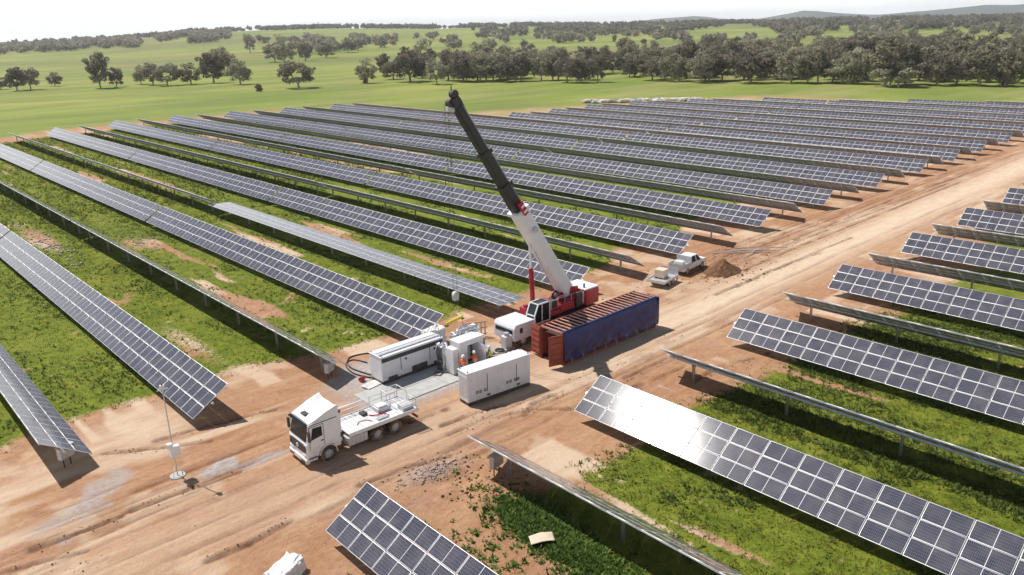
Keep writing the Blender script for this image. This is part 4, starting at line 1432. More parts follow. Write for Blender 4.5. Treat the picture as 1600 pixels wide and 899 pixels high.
# foil-wrapped cable drop beside the generator
t = thing('wrapped_cables', (32.7, 43.1, 0), 'silver-wrapped cables hanging between the left generator and the white cabinet', 'cables')
me_ = crumple('silver_wrap', (.55, .8, 2.0), FOIL, 5, 9, .12); link('silver_wrap', me_, t, (-.3, 0, 0))
for i in range(4):
    b = MB(); x = -.62 + .03 * i
    b.tube([(x, -.36 + i * .2, 1.9), (x - .12, -.4 + i * .22, 1.4), (x - .05, -.42 + i * .2, .8), (x - .2, -.5 + i * .2, .1)], .035, HOSE, 6); b.build('cable', t)
b = MB(); b.tube([(-.7, -.6, .1), (-1.3, -.9, .09), (-1.6, -.5, .1), (-1.2, -.2, .12), (-.8, -.7, .1), (-.2, -1.2, .09), (.4, -1.4, .09)], .035, HOSE, 6); b.build('cable', t)
for i, pts in enumerate((((28.0, 45.8, .05), (27.6, 48.4, .05), (28.6, 50.0, .06), (30.2, 49.6, .05), (31.4, 48.4, .05), (32.6, 47.6, .05)),
                         ((27.7, 45.6, .05), (27.2, 47.2, .05), (27.6, 49.0, .05), (28.5, 49.4, .06), (29.0, 48.2, .05)),)):
    b = MB()
    P = [Vector(p) for p in pts]; Q = []
    for a in range(len(P) - 1):
        p0 = P[max(a - 1, 0)]; p1 = P[a]; p2 = P[a + 1]; p3 = P[min(a + 2, len(P) - 1)]
        for s_ in np.linspace(0, 1, 6, endpoint=False):
            Q.append(0.5 * ((2 * p1) + (-p0 + p2) * s_ + (2 * p0 - 5 * p1 + 4 * p2 - p3) * s_ ** 2 + (-p0 + 3 * p1 - 3 * p2 + p3) * s_ ** 3))
    Q.append(P[-1])
    b.tube(Q, .05, HOSE, 6)
    tag(b.build('hose'), ['long black hose curling on the dirt behind the louvred generator', 'shorter black hose loop inside the longer one behind the louvred generator'][i], 'hose')
t = thing('fuel_drum', (26.95, 45.7, 0), 'small dark red drum lying on the pad left of the louvred generator', 'drum', None, R(30), .62)
b = MB(); b.cyl((-.35, 0, .28), (.35, 0, .28), .27, LRED, 18); b.build('barrel_shell', t)
for x in (-.33, -.1, .12, .33):
    b = MB(); b.cyl((x - .012, 0, .28), (x + .012, 0, .28), .285, DARK, 18); b.build('hoop', t)
for i, (x, y, rz, l_, w_) in enumerate(((27.0, 44.5, 8, 1.3, .9), (38.0, 41.1, 40, 1.3, .8))):
    b = MB(); b.box(-l_ / 2, l_ / 2, -w_ / 2, w_ / 2, .04, .10, WHITE)
    o = b.build('cover_plate', None, (x, y, .02), .01); o.rotation_euler = (0, 0, R(rz))
    tag(o, ['white plate lying on the ground at the left end of the louvred generator', 'white plate lying between the front enclosure and the red container'][i], 'metal plate')
for i, (x, y, rz, l_) in enumerate(((36.6, 40.4, 12, 2.6), (36.9, 40.7, 9, 2.2), (37.3, 40.1, 20, 1.8), (36.7, 41.6, -30, 1.9))):
    b = MB(); b.box(-l_ / 2, l_ / 2, -.1, .1, 0, .06, WOOD)
    o = b.build('timber_plank', None, (x, y, .03 + .065 * i), .006); o.rotation_euler = (0, 0, R(rz))
    tag(o, ['lowest long timber plank behind the front white enclosure', 'second timber plank on the stack behind the front white enclosure',
            'short timber plank angled over the stack by the red container', 'topmost timber plank crossing the others by the red container'][i], 'plank', 'loose timber planks')
t = thing('packing_crate_side', (38.2, 46.2, 0), 'pinkish timber packing frame standing behind the white crane deck', 'timber frame', None, R(-25))
for i in range(6):
    b = MB(); b.box(-.9 + i * .34, -.8 + i * .34, -.03, .03, .1, 1.3, PINKW); b.build('slat', t)
for z in (.2, .75, 1.25):
    b = MB(); b.box(-1.0, 1.0, -.08, -.033, z, z + .1, PINKW); b.build('rail', t)
t = thing('cable_cabinet', (38.4, 42.6, 0), 'small light grey pump box on a base beside the white crane deck', 'cabinet')
b = MB(); b.box(-.35, .35, -.3, .3, .12, 1.1, OFFW); b.build('housing', t, bevel=.03)
b = MB(); b.box(-.5, .5, -.45, .45, 0, .12, LGREY); b.build('base_plate', t)
b = MB(); b.cyl((0, 0, 1.1), (0, 0, 1.35), .2, LGREY, 14); b.build('round_cap', t)
t = thing('hose_reel', (37.4, 42.3, 0), 'coiled grey hose on the ground between cabinet and crane', 'hose reel')
b = MB()
for q in range(3):
    b.tube([((.5 - .07 * q) * math.cos(a), (.5 - .07 * q) * math.sin(a), .06 + .09 * q) for a in np.linspace(0, 6.28, 20)], .045, HOSE if q != 1 else LGREY, 6)
b.build('coil', t)

# ------------------------------------------------------------------ mobile crane
t = thing('mobile_crane', (44, 43.2, 0), 'red and white mobile crane with its long black-tipped boom raised behind the container', 'crane')
cr = t
b = MB(); b.box(-5.2, 4.6, -1.05, 1.05, .75, 1.25, DARK); b.box(-5.0, 4.5, -1.2, -1.05, 1.0, 1.22, LGREY); b.build('carrier_chassis', t, bevel=.03)
b = MB()
b.prism([(-5.3, .6), (-5.3, 1.65), (-5.1, 1.95), (-2.9, 1.95), (-2.9, .9), (-3.6, .6)], -1.22, 1.22, OFFW); b.build('carrier_cab', t, bevel=.07)
b = MB(); b.add([(-5.312, -1.0, 1.2), (-5.312, 1.0, 1.2), (-5.312, 1.0, 1.5), (-5.312, -1.0, 1.5), (-5.07, 1.0, 1.93), (-5.07, -1.0, 1.93)], [(0, 3, 2, 1), (3, 5, 4, 2)], GLASS)
b.build('windscreen', t)
for x in (-4.7,):
    b = MB(); b.box(x, x + .3, -1.235, -1.223, 1.15, 1.6, GLASS); b.build('side_window', t)
b = MB(); b.box(-2.88, -1.95, -1.2, 1.2, 1.27, 1.5, OFFW); b.box(-1.9, 4.4, -1.2, 1.2, 1.27, 1.34, DARK); b.build('deck_plate', t, bevel=.02)
for x in (-4.3, -2.7, 1.0, 2.5, 3.9):
    for s in (-1, 1):
        wheel(t, x, s * 1.0, .55, .38, s, hub=OFFW)
for x in (-3.4, 4.2):
    for s in (-1, 1):
        b = MB(); b.box(x - .14, x + .14, s * 1.3 - .45, s * 1.3 + .45, .66, .9, OFFW); b.build('outrigger_beam', t)
        b = MB(); b.cyl((x, s * 1.7, .12), (x, s * 1.7, 1.15), .09, LGREY, 12); b.cyl((x, s * 1.7, .07), (x, s * 1.7, .16), .28, DARK, 16); b.box(x - .4, x + .4, s * 1.7 - .4, s * 1.7 + .4, 0.02, .07, WOOD)
        b.build('outrigger_jack', t)
# superstructure
b = MB(); b.cyl((-.2, 0, 1.3), (-.2, 0, 1.55), 1.0, DARK, 28); b.build('slew_ring', t)
b = MB(); b.prism([(-1.9, 1.56), (4.0, 1.56), (4.0, 2.3), (2.4, 2.75), (.6, 2.3), (-1.9, 2.1)], -.98, .98, CRED); b.build('turret_frame', t, bevel=.05)
b = MB(); b.prism([(1.6, 2.2), (2.9, 2.2), (2.75, 3.25), (1.95, 3.35)], -.62, -.45, CRED); b.prism([(1.6, 2.2), (2.9, 2.2), (2.75, 3.25), (1.95, 3.35)], .45, .62, CRED); b.build('boom_bracket', t, bevel=.02)
b = MB(); b.box(3.0, 4.7, -1.28, 1.28, 1.5, 2.85, CRED); b.build('counterweight', t, bevel=.08)
b = MB(); b.box(2.95, 4.72, -1.25, 1.25, 2.86, 3.0, WHITE); b.build('engine_cover', t, bevel=.05)
for z in (1.75, 2.0, 2.25, 2.5):
    b = MB(); b.box(4.701, 4.73, -.9, .9, z, z + .08, DARK); b.build('cooling_slot', t)
b = MB(); b.cyl((.9, -.3, 2.62), (.9, .3, 2.62), .33, DARK, 18); b.cyl((.9, -.36, 2.62), (.9, -.3, 2.62), .45, CRED, 18); b.cyl((.9, .3, 2.62), (.9, .36, 2.62), .45, CRED, 18); b.build('hoist_winch', t)
b = MB(); b.box(.0, 1.7, -1.16, -1.0, 1.7, 2.35, CRED); b.box(-1.6, 0.5, -1.12, -.99, 1.6, 1.95, CRED); b.build('side_tank', t, bevel=.04)
b = MB(); b.cyl((1.9, -.95, 2.5), (2.9, -.95, 2.75), .16, PINKW if False else CRED, 12); b.tube([(.2, -.9, 2.2), (.8, -.92, 2.7), (1.6, -.9, 2.6), (2.0, -.92, 2.4)], .05, HOSE, 6)
b.tube([(-.4, -.6, 2.2), (.4, -.62, 2.85), (1.4, -.7, 2.9)], .04, LGREY, 6); b.build('hydraulic_lines', t)
b = MB(); b.box(-.9, -.1, -.9, -.1, 2.1, 2.75, DARK); b.box(-.7, .1, .1, .8, 2.1, 2.6, CRED); b.build('power_pack', t, bevel=.03)
b = MB(); b.box(1.9, 2.6, -1.22, -1.0, 1.7, 2.9, DARK); b.cyl((2.8, -1.1, 1.8), (2.8, -1.1, 2.8), .12, LGREY, 10); b.build('oil_cooler', t)
b = MB(); b.cyl((3.3, -.8, 3.0), (3.3, -.8, 3.35), .08, DARK, 8); b.build('exhaust_stack', t)
b = MB()
for x in (-1.7, -.9, -.1, .7, 1.5, 2.3):
    b.beam((x, -1.0, 2.1), (x, -1.0, 2.9), .035, .035, LGREY)
b.beam((-1.7, -1.0, 2.9), (2.3, -1.0, 2.9), .035, .035, LGREY); b.build('walkway_rail', t)
for i in range(5):
    b = MB(); b.box(-3.2 + .16 * 0, -3.05, -.9, -.5, .5 + i * .2, .54 + i * .2, ALU); b.build('ladder_rung', t)
# operator cab
b = MB(); b.prism([(-3.0, 1.5), (-1.4, 1.5), (-1.4, 3.05), (-2.65, 3.05), (-3.05, 2.2)], -1.25, -.35, GLASS); b.build('operator_cab_glass', t, bevel=.03)
b = MB()
for y in (-1.26, -.34):
    P = [(-3.05, 1.5), (-1.38, 1.5), (-1.38, 3.08), (-2.68, 3.08), (-3.09, 2.2)]
    for (xa, za), (xb, zb) in zip(P, P[1:] + P[:1]):
        b.beam((xa, y, za), (xb, y, zb), .09, .09, WHITE)
    b.beam((-2.25, y, 1.5), (-2.25, y, 3.05), .07, .07, WHITE)
for xa, za in ((-3.05, 1.5), (-2.68, 3.08), (-3.09, 2.2), (-1.38, 3.08)):
    b.beam((xa, -1.26, za), (xa, -.34, za), .08, .08, WHITE)
b.build('operator_cab_frame', t)
b = MB(); b.box(-3.0, -1.4, -1.25, -.35, 1.3, 1.5, CRED); b.box(-1.42, -1.3, -1.2, -.4, 1.5, 2.9, CRED); b.build('operator_cab_floor', t, bevel=.02)
b = MB(); b.box(-2.5, -1.9, .35, 1.15, 1.35, 2.3, CRED); b.cyl((-2.2, .7, 2.0), (-2.2, .7, 2.5), .2, CRED, 12); b.build('auxiliary_winch', t, bevel=.04)
# boom
F = Vector((2.0, .1, 2.8)); T = Vector((-8.9, .7, 19.55))
D = (T - F).normalized()
LN = (T - F).length


def bp(s, up=0.0, side=0.0):
    sx = D.cross(Vector((0, 1, 0))).normalized()
    return F + D * (s * LN) + sx * up * (1 if sx.z > 0 else -1) + Vector((0, side, 0))


UPV = (0, 1, 0)
SPEC = [('boom_base_section', .0, .47, 1.2, 1.3, WHITE), ('boom_second_section', .47, .60, .9, .98, BLACK), ('boom_third_section', .60, .76, .78, .86, BLACK), ('boom_tip_section', .76, .965, .68, .74, BLACK)]
for nm, a, bb, w, h, m in SPEC:
    b = MB()
    # eight-sided box girder
    ax = D; sy = Vector((0, 1, 0)); sy = (sy - ax * sy.dot(ax)).normalized(); sz = ax.cross(sy).normalized()
    ring = [(-.5, -.28), (-.3, -.5), (.3, -.5), (.5, -.28), (.5, .36), (.38, .5), (-.38, .5), (-.5, .36)]
    vs = []
    for s_ in (a, bb):
        for p, q in ring:
            vs.append(F + D * (s_ * LN) + sy * (p * w) + sz * (q * h))
    fs = [tuple(range(8)), tuple(range(15, 7, -1))] + [(i, 8 + i, 8 + (i + 1) % 8, (i + 1) % 8) for i in range(8)]
    b.add(vs, fs, m)
    b.build(nm, t)
    if bb < .9:
        b = MB(); b.beam(F + D * ((bb - .012) * LN), F + D * ((bb + .004) * LN), w * 1.08, h * 1.08, m, up=sz); b.build('section_collar', t)
b = MB(); b.beam(F + D * (.24 * LN) + sy * .49, F + D * (.44 * LN) + sy * .615, .04, .25, LGREY, up=sz); b.build('boom_stripe', t)
b = MB(); b.beam(F + D * (.455 * LN) - sy * .72, F + D * (.515 * LN) - sy * .72, .3, .42, CRED, up=sz); b.beam(F + D * (.465 * LN) - sy * .88, F + D * (.475 * LN) - sy * .88, .02, .4, WHITE, up=sz)
b.beam(F + D * (.49 * LN) - sy * .88, F + D * (.5 * LN) - sy * .88, .02, .4, WHITE, up=sz); b.build('red_striped_guard', t)
b = MB(); b.cyl(F + D * (.37 * LN) + sy * -.5, F + D * (.37 * LN) + sy * -.85, .24, LGREY, 14); b.build('hose_reel', t)
b = MB()
hd = F + D * (.985 * LN)
b.beam(F + D * (.96 * LN) - sy * .22, F + D * 1.0 * LN - sy * .22, .1, .75, BLACK, up=sz); b.beam(F + D * (.96 * LN) + sy * .22, F + D * 1.0 * LN + sy * .22, .1, .75, BLACK, up=sz)
b.build('boom_head', t)
for q in (-.35, .32):
    b = MB(); c_ = F + D * (1.0 * LN) + Vector((-.25 if q < 0 else .1, 0, q * .9)); b.cyl(c_ - sy * .2, c_ + sy * .2, .3, DARK, 16); b.build('sheave', t)
b = MB(); b.beam(F + D * .97 * LN + Vector((-.3, 0, -.3)), F + D * .97 * LN + Vector((-.95, 0, -.15)), .3, .3, LGREY); b.cyl(F + D * 1.01 * LN + Vector((0, 0, 0)), F + D * 1.01 * LN + Vector((.1, .1, .7)), .04, DARK, 6); b.build('fly_jib_bracket', t)
# lift cylinder
cb = Vector((-1.6, .45, 2.2)); ct = F + D * (.37 * LN) + Vector((0, 0, -.55))
cm = cb + (ct - cb) * .55
b = MB(); b.cyl(cb, cm, .2, CRED, 14); b.build('lift_cylinder', t)
b = MB(); b.cyl(cm, ct, .11, ALU, 12); b.build('cylinder_rod', t)
# ropes
hk = Vector((34.6, 44.0, 4.9)) - Vector((44, 43.2, 0))
hd = Vector((-9.4, .8, 19.2))
for i, (dx, dy) in enumerate(((-.16, -.06), (.16, .06), (-.16, .06), (.16, -.06))):
    b = MB(); b.cyl(hd + Vector((dx, dy, 0)), hk + Vector((dx, dy, .45)), .010, DARK, 5); b.build('hoist_rope', t)
b = MB(); b.cyl(F + Vector((-1.2, 0, -.1)) + sz * 0, F + D * (.98 * LN) + Vector((.45, 0, .35)), .016, DARK, 5); b.build('winch_rope', t)
# hook and slings
t = thing('hook_block', (34.6, 44.0, 4.9), 'grey crane hook block hanging on ropes above the yellow beam', 'crane hook')
b = MB(); b.cyl((0, -.14, .22), (0, .14, .22), .27, LGREY, 18); b.box(-.2, .2, -.18, .18, -.2, .3, LGREY); b.build('sheave_block', t, bevel=.03)
b = MB(); b.tube([(0, 0, -.2), (0, 0, -.35), (.12, 0, -.45), (.14, 0, -.6), (0, 0, -.7), (-.14, 0, -.62), (-.12, 0, -.5)], .045, DARK, 8); b.build('hook', t)
t = thing('lifting_beam', (34.7, 44.4, 2.95), 'yellow lifting beam slung from the crane hook over the transformer', 'lifting beam', None, R(12))
b = MB(); b.box(-1.0, 1.0, -.08, .08, -.11, .11, YEL); b.build('beam', t, bevel=.02)
for s in (-1, 1):
    b = MB(); b.cyl((s * .9, 0, .1), (-.05 * s, -.3, 1.25), .02, YEL, 6); b.build('sling', t)
    b = MB(); b.cyl((s * .9, -.0, -.1), (s * .9, -.1, -.7), .02, LRED if s > 0 else YEL, 6); b.build('sling', t)
    b = MB(); b.box(s * .95 - .12, s * .95 + .12, -.12, .12, -.2, -.12, DARK); b.build('shackle', t)

# ------------------------------------------------------------------ open-top container with blue tarpaulin
t = thing('shipping_container', (39.0, 37.0, 0.03), 'red-brown open-top shipping container with its end doors open', 'shipping container')
CL, CW, CH = 11.3, 2.4, 2.65


def corr(x0, x1, y, z0, z1, m, dep=.04, n=36, face=-1):
    """corrugated sheet running along x"""
    b = MB(); vs = []; k = []
    st = (x1 - x0) / n
    for i in range(n):
        xa = x0 + i * st
        k += [(xa, 0), (xa + st * .3, 0), (xa + st * .5, dep * face), (xa + st * .8, dep * face)]
    k.append((x1, 0))
    for z in (z0, z1):
        for xx, d in k:
            vs.append((xx, y + d, z))
    q = len(k)
    b.add(vs, [(i, i + 1, q + i + 1, q + i) for i in range(q - 1)], m)
    return b


corr(.1, CL - .1, CW - .06, .16, CH - .1, RUST, .04, 40, -1).build('back_wall', t)
corr(.1, CL - .1, .05, .16, CH - .1, RUST, .035, 40, 1).build('front_wall', t)
b = MB(); b.box(CL - .05, CL, .06, CW - .06, .16, CH - .1, RUST); b.build('end_wall', t)
b = MB(); b.box(.05, CL, .06, CW - .06, .05, .15, RUSTD); b.build('floor', t)
for y in (0, CW - .1):
    for z, h in ((0, .15), (CH - .1, .1)):
        b = MB(); b.box(.1, CL - .1, y, y + .1, z, z + h, RUST); b.build('side_rail', t)
for x in (0, CL - .12):
    for y in (0, CW - .12):
        b = MB(); b.box(x, x + .12, y, y + .12, 0, CH + .005, RUST); b.build('corner_post', t)
for x in (0, CL - .1):
    b = MB(); b.box(x + .01, x + .09, .12, CW - .12, CH - .13, CH, BOW); b.build('header_rail', t)
for i in range(21):
    x = .55 + i * (CL - 1.0) / 20
    b = MB(); b.box(x - .06, x + .06, .1, CW - .1, CH - .055, CH - .01, BOW); b.build('roof_bow', t)
b = MB(); b.box(.12, CL - .12, .11, CW - .11, CH - .5, CH - .46, RUSTD); b.build('bow_gap_shade', t)  # dark sheet below the roof bows, shade of the gaps in its colour


def door_leaf(name, hinge, ang, mirror):
    e = MB()
    L = 1.17
    s = mirror
    e.box(0, L, -.03, .03, .15, CH - .14, RUST)
    o = e.build(name, t, hinge, .01); o.rotation_euler = (0, 0, ang)
    for i in range(5):
        z = .35 + i * .44
        b = MB(); b.box(.08, L - .08, .031, .075, z, z + .24, RUST); b.build('horizontal_rib', o, bevel=.01)
    for x in (.3, .85):
        b = MB(); b.cyl((x, -.07, .12), (x, -.07, CH - .12), .024, GALV, 8); b.build('lock_rod', o)
        b = MB(); b.box(x - .06, x + .25, -.09, -.05, 1.1, 1.15, GALV); b.build('lock_handle', o)
        for z in (.3, .9, 1.7, 2.3):
            b = MB(); b.box(x - .06, x + .06, -.1, -.031, z, z + .07, LGREY); b.build('rod_bracket', o)
    return o


door_leaf('door', (-.02, .03, 0), math.atan2(.35, -1.15), 1)
door_leaf('door', (-.04, CW - .03, 0), math.atan2(1.15, .2), -1)
# tarpaulin
vs = []; nxx, nzz = 72, 14
for j in range(nzz + 1):
    for i in range(nxx + 1):
        u, w = i / nxx, j / nzz
        x = -.02 + u * (CL + .06)
        z = CH + .03 - w * (CH - .12 - .22 * float(N1(u * 7, 3.3)))
        y = -.06 - .16 * math.sin(min(w * 1.5, 1) * 1.57) * (.6 + .5 * float(N2(u * 9, w * 2))) + .15 * (float(N3(u * 22 + w * 5, w * 4)) - .5) * w + .07 * math.sin(u * 40 + 6 * w) * w * (1 - w)
        if j == 0:
            y = .16
        if j == 1:
            y = -.03; z = CH + .035
        vs.append((x, y, z))
fs = [(j * (nxx + 1) + i, j * (nxx + 1) + i + 1, (j + 1) * (nxx + 1) + i + 1, (j + 1) * (nxx + 1) + i) for j in range(nzz) for i in range(nxx)]
# fold round the far end
tp = thing('tarpaulin', (39.0, 37.0, .03), 'dark blue tarpaulin draped down the near side of the red-brown container', 'tarpaulin')
b = MB(); b.add(vs, fs, TARP, True); o = b.build('sheet', tp)
sm = o.modifiers.new('solid', 'SOLIDIFY'); sm.thickness = .012
vs = []
for j in range(11):
    for i in range(9):
        u, w = i / 8, j / 10
        vs.append((CL + .08 + .09 * float(N2(u * 5, w * 3 + 7)), -.2 + u * 1.3, CH + .03 - w * (CH - .3 - .8 * u)))
fs = [(j * 9 + i, j * 9 + i + 1, (j + 1) * 9 + i + 1, (j + 1) * 9 + i) for j in range(10) for i in range(8)]
b = MB(); b.add(vs, fs, TARP, True); o = b.build('end_flap', tp)
sm = o.modifiers.new('solid', 'SOLIDIFY'); sm.thickness = .012
for i in range(9):
    x = .6 + i * 1.3
    b = MB(); b.tube([(x, -.2, .6), (x + .1, -.3, .3), (x + .05, -.22, .1)], .014, WHITE, 5); b.build('tie_rope', tp)

# ------------------------------------------------------------------ utility vehicle and trailer
t = thing('pickup_truck', (63.3, 44.3, 0), 'white dual-cab pickup parked past the crane, hitched to the flat trailer', 'pickup truck', None, R(6), .927)
b = MB()   # x forward
b.prism([(0.05, .5), (5.2, .5), (5.25, .82), (5.15, 1.02), (3.75, 1.12), (2.2, 1.14), (2.2, 1.1), (0.05, 1.1)], -.9, .9, WHITE); b.build('body', t, bevel=.06)
b = MB()
vs = []
for x, z, hw in ((1.75, 1.12, .88), (1.95, 1.72, .70), (2.4, 1.8, .68), (3.2, 1.78, .68), (3.95, 1.12, .86)):
    vs += [(x, -hw, z), (x, hw, z)]
b.add(vs, [(0, 1, 3, 2), (2, 3, 5, 4), (4, 5, 7, 6), (6, 7, 9, 8), (0, 2, 4, 6, 8), (1, 9, 7, 5, 3), (0, 8, 9, 1)], GLASS); b.build('cabin_glass', t)
b = MB(); b.box(1.9, 3.3, -.7, .7, 1.77, 1.83, WHITE)
for s in (-1, 1):
    b.beam((1.75, s * .885, 1.12), (1.95, s * .70, 1.76), .09, .05, WHITE); b.beam((2.85, s * .885, 1.12), (2.85, s * .70, 1.78), .1, .05, WHITE); b.beam((3.95, s * .87, 1.12), (3.22, s * .69, 1.78), .06, .05, WHITE)
b.build('cabin_roof', t, bevel=.02)
b = MB(); b.box(0, 1.7, -.92, .92, 1.05, 1.12, LGREY); b.box(0, 1.7, -.95, -.91, .85, 1.32, LGREY); b.box(0, 1.7, .91, .95, .85, 1.32, LGREY); b.box(-.03, .01, -.95, .95, .85, 1.32, LGREY); b.build('tray', t)
b = MB(); b.box(1.64, 1.7, -.9, .9, 1.12, 1.85, LGREY); b.build('headboard', t)
b = MB(); b.box(.3, 1.1, -.5, .5, 1.13, 1.5, WRAP); b.build('tool_box', t, bevel=.03)
for x in (.95, 4.25):
    for s in (-1, 1):
        wheel(t, x, s * .8, .38, .24, s)
for s in (-1, 1):
    b = MB(); b.box(5.1, 5.25, s * .68 - .18, s * .68 + .18, .82, .98, LAMP); b.build('headlight', t, bevel=.02)
    b = MB(); b.box(3.6, 3.75, s * 1.02 - .1, s * 1.02 + .1, 1.15, 1.33, WHITE); b.build('mirror', t, bevel=.02)
b = MB(); b.box(5.2, 5.28, -.45, .45, .78, .95, DARK); b.box(5.18, 5.32, -.85, .85, .5, .7, DARK); b.build('grille', t)
t = thing('flat_trailer', (58.6, 43.35, 0), 'flat white-edged trailer hitched behind the pickup', 'trailer', None, R(10), .927)
b = MB(); b.box(0, 3.3, -1.0, 1.0, .62, .72, LGREY); b.build('deck', t)
b = MB(); b.box(-.03, 3.33, -1.05, -1.0, .56, .86, OFFW); b.box(-.03, 3.33, 1.0, 1.05, .56, .86, OFFW); b.box(-.05, 0, -1.0, 1.0, .56, .86, OFFW); b.build('side_board', t)
b = MB(); b.beam((3.3, -.5, .55), (4.6, 0, .5), .08, .1, DARK); b.beam((3.3, .5, .55), (4.6, 0, .5), .08, .1, DARK); b.build('drawbar', t)
b = MB(); b.box(3.24, 3.3, -1.0, 1.0, .72, 1.5, LGREY)
b.build('headboard', t)
for x in (1.3, 2.1):
    for s in (-1, 1):
        wheel(t, x, s * .95, .34, .2, s)
t = thing('carton_pallet', (60.0, 43.7, .68), 'cream carton load on a pallet standing on the flat trailer', 'carton pallet', None, R(10), .927)
b = MB(); b.box(-.55, .55, -.55, .55, .14, .95, CARTON); b.build('carton', t, bevel=.02)
for y in (-.5, 0, .5):
    b = MB(); b.box(-.58, .58, y - .05, y + .05, 0, .12, WOOD); b.build('pallet_runner', t)
b = MB(); b.box(-.57, .57, -.04, .04, .952, .965, WRAP); b.box(-.56, .56, -.565, -.552, .5, .56, WRAP); b.build('strap', t)

# mound of soil
bm = bmesh.new(); bmesh.ops.create_grid(bm, x_segments=70, y_segments=56, size=1)
for v in bm.verts:
    x, y = v.co.x * 2.9, v.co.y * 2.0
    r_ = math.hypot(x / 2.5, y / 1.7)
    h = 1.5 * max(0, 1 - r_) ** .85 + .0
    h *= .85 + .5 * (float(fbm(N1, x * .9 + 9, y * .9, 3)) - .5)
    h += (.22 * (float(fbm(N3, x * 3, y * 3, 3)) - .5)) * (1 if r_ < 1 else .25)
    v.co = Vector((x, y, h - .05))
me = bpy.data.meshes.new('dirt_mound'); bm.to_mesh(me); bm.free(); me.materials.append(SOIL)
o = link('dirt_mound', me, None, (67.6, 41.6, 0)); tag(o, 'brown mound of dug soil beside the road past the pickup', 'dirt mound')
stones('mound_clods', 67.6, 41.2, 2.0, 1.4, 260, .04, .16, SOIL, 'clods fallen round the brown soil mound', 12)

# ------------------------------------------------------------------ weather mast
t = thing('weather_mast', (12.3, 42.2, 0), 'thin white sensor mast with a white box on the dirt at lower left', 'sensor mast')
b = MB(); b.cyl((0, 0, 0), (0, 0, .12), .42, CONC, 20); b.build('footing', t)
b = MB(); b.cyl((0, 0, .12), (0, 0, 5.6), .03, LGREY, 10); b.build('pole', t)
b = MB(); b.box(-.22, .34, -.2, .14, 1.35, 2.0, WHITE); b.build('control_box', t, bevel=.03)
b = MB(); b.cyl((-.2, -.15, 2.0), (-.2, -.15, 2.28), .16, WHITE, 14); b.build('rain_gauge', t)
b = MB(); b.cyl((0, 0, 5.55), (0, 0, 5.8), .13, OFFW, 14); b.cyl((0, 0, 5.8), (0, 0, 5.9), .05, DARK, 10); b.box(-.3, .3, -.02, .02, 5.5, 5.55, LGREY); b.build('sensor_head', t)
b = MB(); b.beam((0, 0, .9), (.32, .1, .12), .03, .03, WHITE); b.beam((0, 0, .9), (-.3, -.15, .12), .03, .03, WHITE); b.build('brace', t)

# pale folded sheet among the weeds
bm = bmesh.new(); bmesh.ops.create_grid(bm, x_segments=14, y_segments=10, size=1)
for v in bm.verts:
    x, y = v.co.x * .62, v.co.y * .42
    v.co = Vector((x + .1 * y, y, .18 + .07 * math.cos(x * 2.4) + .05 * (float(N2(x * 3 + 4, y * 4)) - .5) - .1 * (y > .3)))
me = bpy.data.meshes.new('cardboard_sheet'); bm.to_mesh(me); bm.free(); me.materials.append(CARTON)
for p in me.polygons: p.use_smooth = True
o = link('cardboard_sheet', me, None, (22.95, 23.25, .05)); o.rotation_euler = (0, 0, R(-28)); sm = o.modifiers.new('s', 'SOLIDIFY'); sm.thickness = .012
tag(o, 'curved cream sheet lying beside dark weeds in front of the edge-on row', 'cardboard sheet')

# pipes on the ground past the mound
for i, (x, y, rz, l_) in enumerate(((74.5, 44.3, -42, 5.5), (75.5, 44.0, -35, 6), (76.3, 43.0, -50, 5), (77.0, 44.6, -30, 5.5), (74.9, 42.8, 10, 4.5), (78.0, 42.6, -44, 4.5))):
    b = MB(); b.cyl((-l_ / 2, 0, .1), (l_ / 2, 0, .1), .055, PINKW if i % 2 else LGREY, 8)
    o = b.build('steel_pipe', None, (x, y, .08 * (i % 3))); o.rotation_euler = (0, 0, R(rz))
    tag(o, ['nearest grey pipe in the loose heap past the soil mound', 'long pinkish pipe in the loose heap past the soil mound', 'steeply angled grey pipe in the heap past the mound',
            'pinkish pipe at the back of the heap past the mound', 'grey pipe lying across the front of the heap past the mound', 'rightmost pinkish pipe of the heap past the mound'][i], 'pipe', 'loose pipes past the mound')

# packaging heap at the far corner of the array
b = MB(); r = random.Random(9)
for i in range(420):
    f = r.random()
    x = 203 + 27 * f + r.uniform(-2, 2); y = 181 - 27 * f + r.uniform(-2.5, 2.5)
    s = r.uniform(.25, .8); z = r.uniform(0, .6)
    b.box(-s, s, -s * .6, s * .6, -s * .35, s * .35, r.choice([WRAP, CARTON, CARTON, LGREY]), Matrix.Translation((x, y, z + .3)) @ Matrix.Rotation(r.random() * 6, 4, 'Z') @ Matrix.Rotation(r.uniform(-.5, .5), 4, 'X'))
tag(b.build('packaging_heap'), 'long white heap of packaging waste behind the far corner of the panels', 'packaging waste', kind='stuff')

# ------------------------------------------------------------------ people
def skin_obj(name, nodes, edges, m, parent, sub=1, root=0):
    me = bpy.data.meshes.new(name)
    me.from_pydata([n_[0] for n_ in nodes], edges, [])
    me.materials.append(m)
    o = link(name, me, parent)
    sk = o.modifiers.new('skin', 'SKIN'); sk.use_smooth_shade = True
    for i, n_ in enumerate(nodes):
        rr = n_[1] if isinstance(n_[1], tuple) else (n_[1], n_[1])
        me.skin_vertices[0].data[i].radius = rr
        me.skin_vertices[0].data[i].use_root = (i == root)
    sb = o.modifiers.new('sub', 'SUBSURF'); sb.levels = sub; sb.render_levels = sub
    return o


